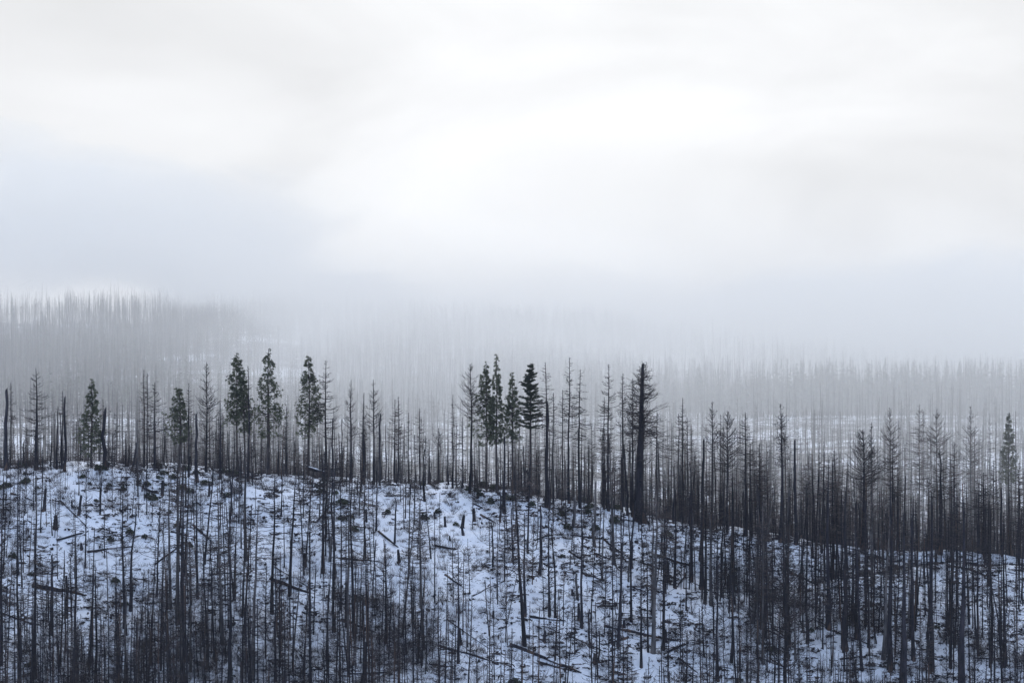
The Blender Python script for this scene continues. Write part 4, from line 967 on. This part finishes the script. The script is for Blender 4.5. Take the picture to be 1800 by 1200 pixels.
def d_hill(px, py, x, y):
    d = 0.42 + 0.6 * vnoise(x, y, 75, 71) + 0.6 * vnoise(x, y, 30, 72)
    d *= 1 - 0.85 * g2(px, py, 700, 672, 70, 22) - 0.6 * g2(px, py, 210, 640, 110, 14) - .6 * g2(px, py, 15, 598, 25, 10)
    return d
o = scatter('far_forest', FD, far_pts(15000, 1420, 2150, d_hill, 81), [M_char, M_twig], 82, (0.5, 1.2)); tag(o, 'bare burnt trees covering the misty far hillside', 'forest')
o = scatter('far_pine_forest', FP, np.concatenate([far_pts(1400, 1270, 1400, lambda px, py, x, y: np.interp(px, [0, 500, 1150, 1200, 1300, 1330, 1800], [.16, .12, .15, .5, .5, .9, 1]) * (.6 + .6 * vnoise(x, y, 30, 78)), 83),
     far_pts(1500, 1420, 2100, lambda px, py, x, y: .25 + .7 * vnoise(x, y, 120, 75) + np.interp(px, [0, 200, 600, 1200, 1800], [.6, .4, 0, .3, .5]), 84)]), [M_char, M_needd], 85, (0.45, 1.02)); tag(o, 'misty evergreens standing in a dark line beyond the snowy clearing', 'forest')
o = scatter('valley_trees', FD, np.concatenate([far_pts(1300, 1235, 1420, lambda px, py, x, y: (.6 + .6 * vnoise(x, y, 45, 76)) * np.interp(px, [0, 1100, 1300, 1800], [1, 1, .45, .4]), 86), far_pts(4200, 560, 1190, lambda px, py, x, y: .45 + .5 * vnoise(x, y, 80, 77), 87)]), [M_char, M_twig], 88, (0.4, 1.05)); tag(o, 'bare trees on the flat snow of the misty valley', 'forest')

settle_labels()

# ------------------------------------------------------------------ haze and fog: the air of the place
def box_volume(name, lo, hi):
    V = np.array([[x, y, z] for x in (lo[0], hi[0]) for y in (lo[1], hi[1]) for z in (lo[2], hi[2])], float)
    mb = MB(); mb.add(V, np.array([[0, 1, 3, 2], [4, 6, 7, 5], [0, 4, 5, 1], [2, 3, 7, 6], [0, 2, 6, 4], [1, 5, 7, 3]]))
    m = bpy.data.materials.new(name); m.use_nodes = True; m.node_tree.nodes.clear()
    o = link(name, mb.mesh(name, [m])); o['kind'] = 'stuff'
    return o, m.node_tree
o, t = box_volume('haze', (-2700, -70, -92), (2700, 5100, 60))
pv = N(t, 'ShaderNodeVolumePrincipled', inp={'Density': 0.00004, 'Anisotropy': 0.2}); pv.inputs['Color'].default_value = (0.80, 0.86, 1.0, 1)
ou = N(t, 'ShaderNodeOutputMaterial'); t.links.new(pv.outputs[0], ou.inputs['Volume'])
tag(o, 'thin bluish winter haze over the whole valley', 'haze')

o, t = box_volume('fog', (-700, 440, -85), (700, 2300, 260))
tag(o, 'low white cloud and valley fog drifting in front of the far hills', 'fog')
co = N(t, 'ShaderNodeTexCoord').outputs['Object']
sp = N(t, 'ShaderNodeSeparateXYZ'); t.links.new(co, sp.inputs[0]); x_, y_, z_ = sp.outputs
mpn = N(t, 'ShaderNodeMapping'); mpn.inputs['Scale'].default_value = (1 / 130, 1 / 420, 1 / 60); t.links.new(co, mpn.inputs[0])
no = N(t, 'ShaderNodeTexNoise', inp={'Scale': 1.0, 'Detail': 5.0, 'Roughness': 0.6, 'Distortion': 0.8}); t.links.new(mpn.outputs[0], no.inputs['Vector'])
# underside of the cloud: high on the left, lower to the right
u = math_(t, 'DIVIDE', x_, math_(t, 'MAXIMUM', y_, 1.0))
base = math_(t, 'ADD', smooth(t, u, -0.155, -0.07, 60.0, 8.0), smooth(t, u, -0.03, 0.09, 0.0, -44.0))
base = math_(t, 'ADD', base, math_(t, 'MULTIPLY', math_(t, 'SUBTRACT', no.outputs[0], 0.5), -95.0))
hz = math_(t, 'SUBTRACT', z_, base)
top = math_(t, 'ADD', smooth(t, u, -0.12, -0.035, 66.0, 30.0), smooth(t, u, 0.05, 0.12, 0.0, 28.0))
hi = math_(t, 'DIVIDE', hz, top)
def blob(cx, wx, cz, wz, amp):       # a thicker bank of cloud, its outline torn by the noise
    n_ = math_(t, 'SUBTRACT', no.outputs[0], 0.5)
    dx = math_(t, 'DIVIDE', math_(t, 'ADD', math_(t, 'SUBTRACT', x_, cx), math_(t, 'MULTIPLY', n_, 260.0)), wx)
    dz = math_(t, 'DIVIDE', math_(t, 'ADD', math_(t, 'SUBTRACT', z_, cz), math_(t, 'MULTIPLY', n_, 110.0)), wz)
    r2 = math_(t, 'ADD', math_(t, 'MULTIPLY', dx, dx), math_(t, 'MULTIPLY', dz, dz))
    return math_(t, 'MULTIPLY', smooth(t, r2, 0.0, 2.2, 1.0, 0.0), amp)
cl = math_(t, 'MULTIPLY', smooth(t, hz, -16.0, 16.0), smooth(t, math_(t, 'SUBTRACT', math_(t, 'ADD', z_, math_(t, 'MULTIPLY', math_(t, 'SUBTRACT', no.outputs[0], 0.5), 150.0)), math_(t, 'ADD', smooth(t, u, -0.13, -0.02, 60.0, 10.0), smooth(t, u, 0.02, 0.12, 0.0, -14.0))), -22.0, 28.0, 1.0, 0.0))
cl = math_(t, 'ADD', cl, math_(t, 'ADD', blob(-320.0, 140.0, 74.0, 28.0, 1.0), blob(270.0, 110.0, 18.0, 26.0, 1.3)))
cl = math_(t, 'MULTIPLY', cl, smooth(t, y_, 1410.0, 1560.0))
side = smooth(t, u, -0.15, -0.05, 0.5, 1.12)
valley = math_(t, 'MULTIPLY', math_(t, 'MULTIPLY', side, smooth(t, y_, 440.0, 720.0)), math_(t, 'MULTIPLY', math_(t, 'ADD', 0.35, no.outputs[0]), smooth(t, z_, 0.0, 55.0, 1.0, 0.0)))
dens = math_(t, 'ADD', math_(t, 'MULTIPLY', cl, 0.0075), math_(t, 'MULTIPLY', valley, 0.0015))
pv = N(t, 'ShaderNodeVolumePrincipled', inp={'Anisotropy': 0.6}); pv.inputs['Color'].default_value = (0.955, 0.972, 0.975, 1)
t.links.new(dens, pv.inputs['Density'])
ou = N(t, 'ShaderNodeOutputMaterial'); t.links.new(pv.outputs[0], ou.inputs['Volume'])
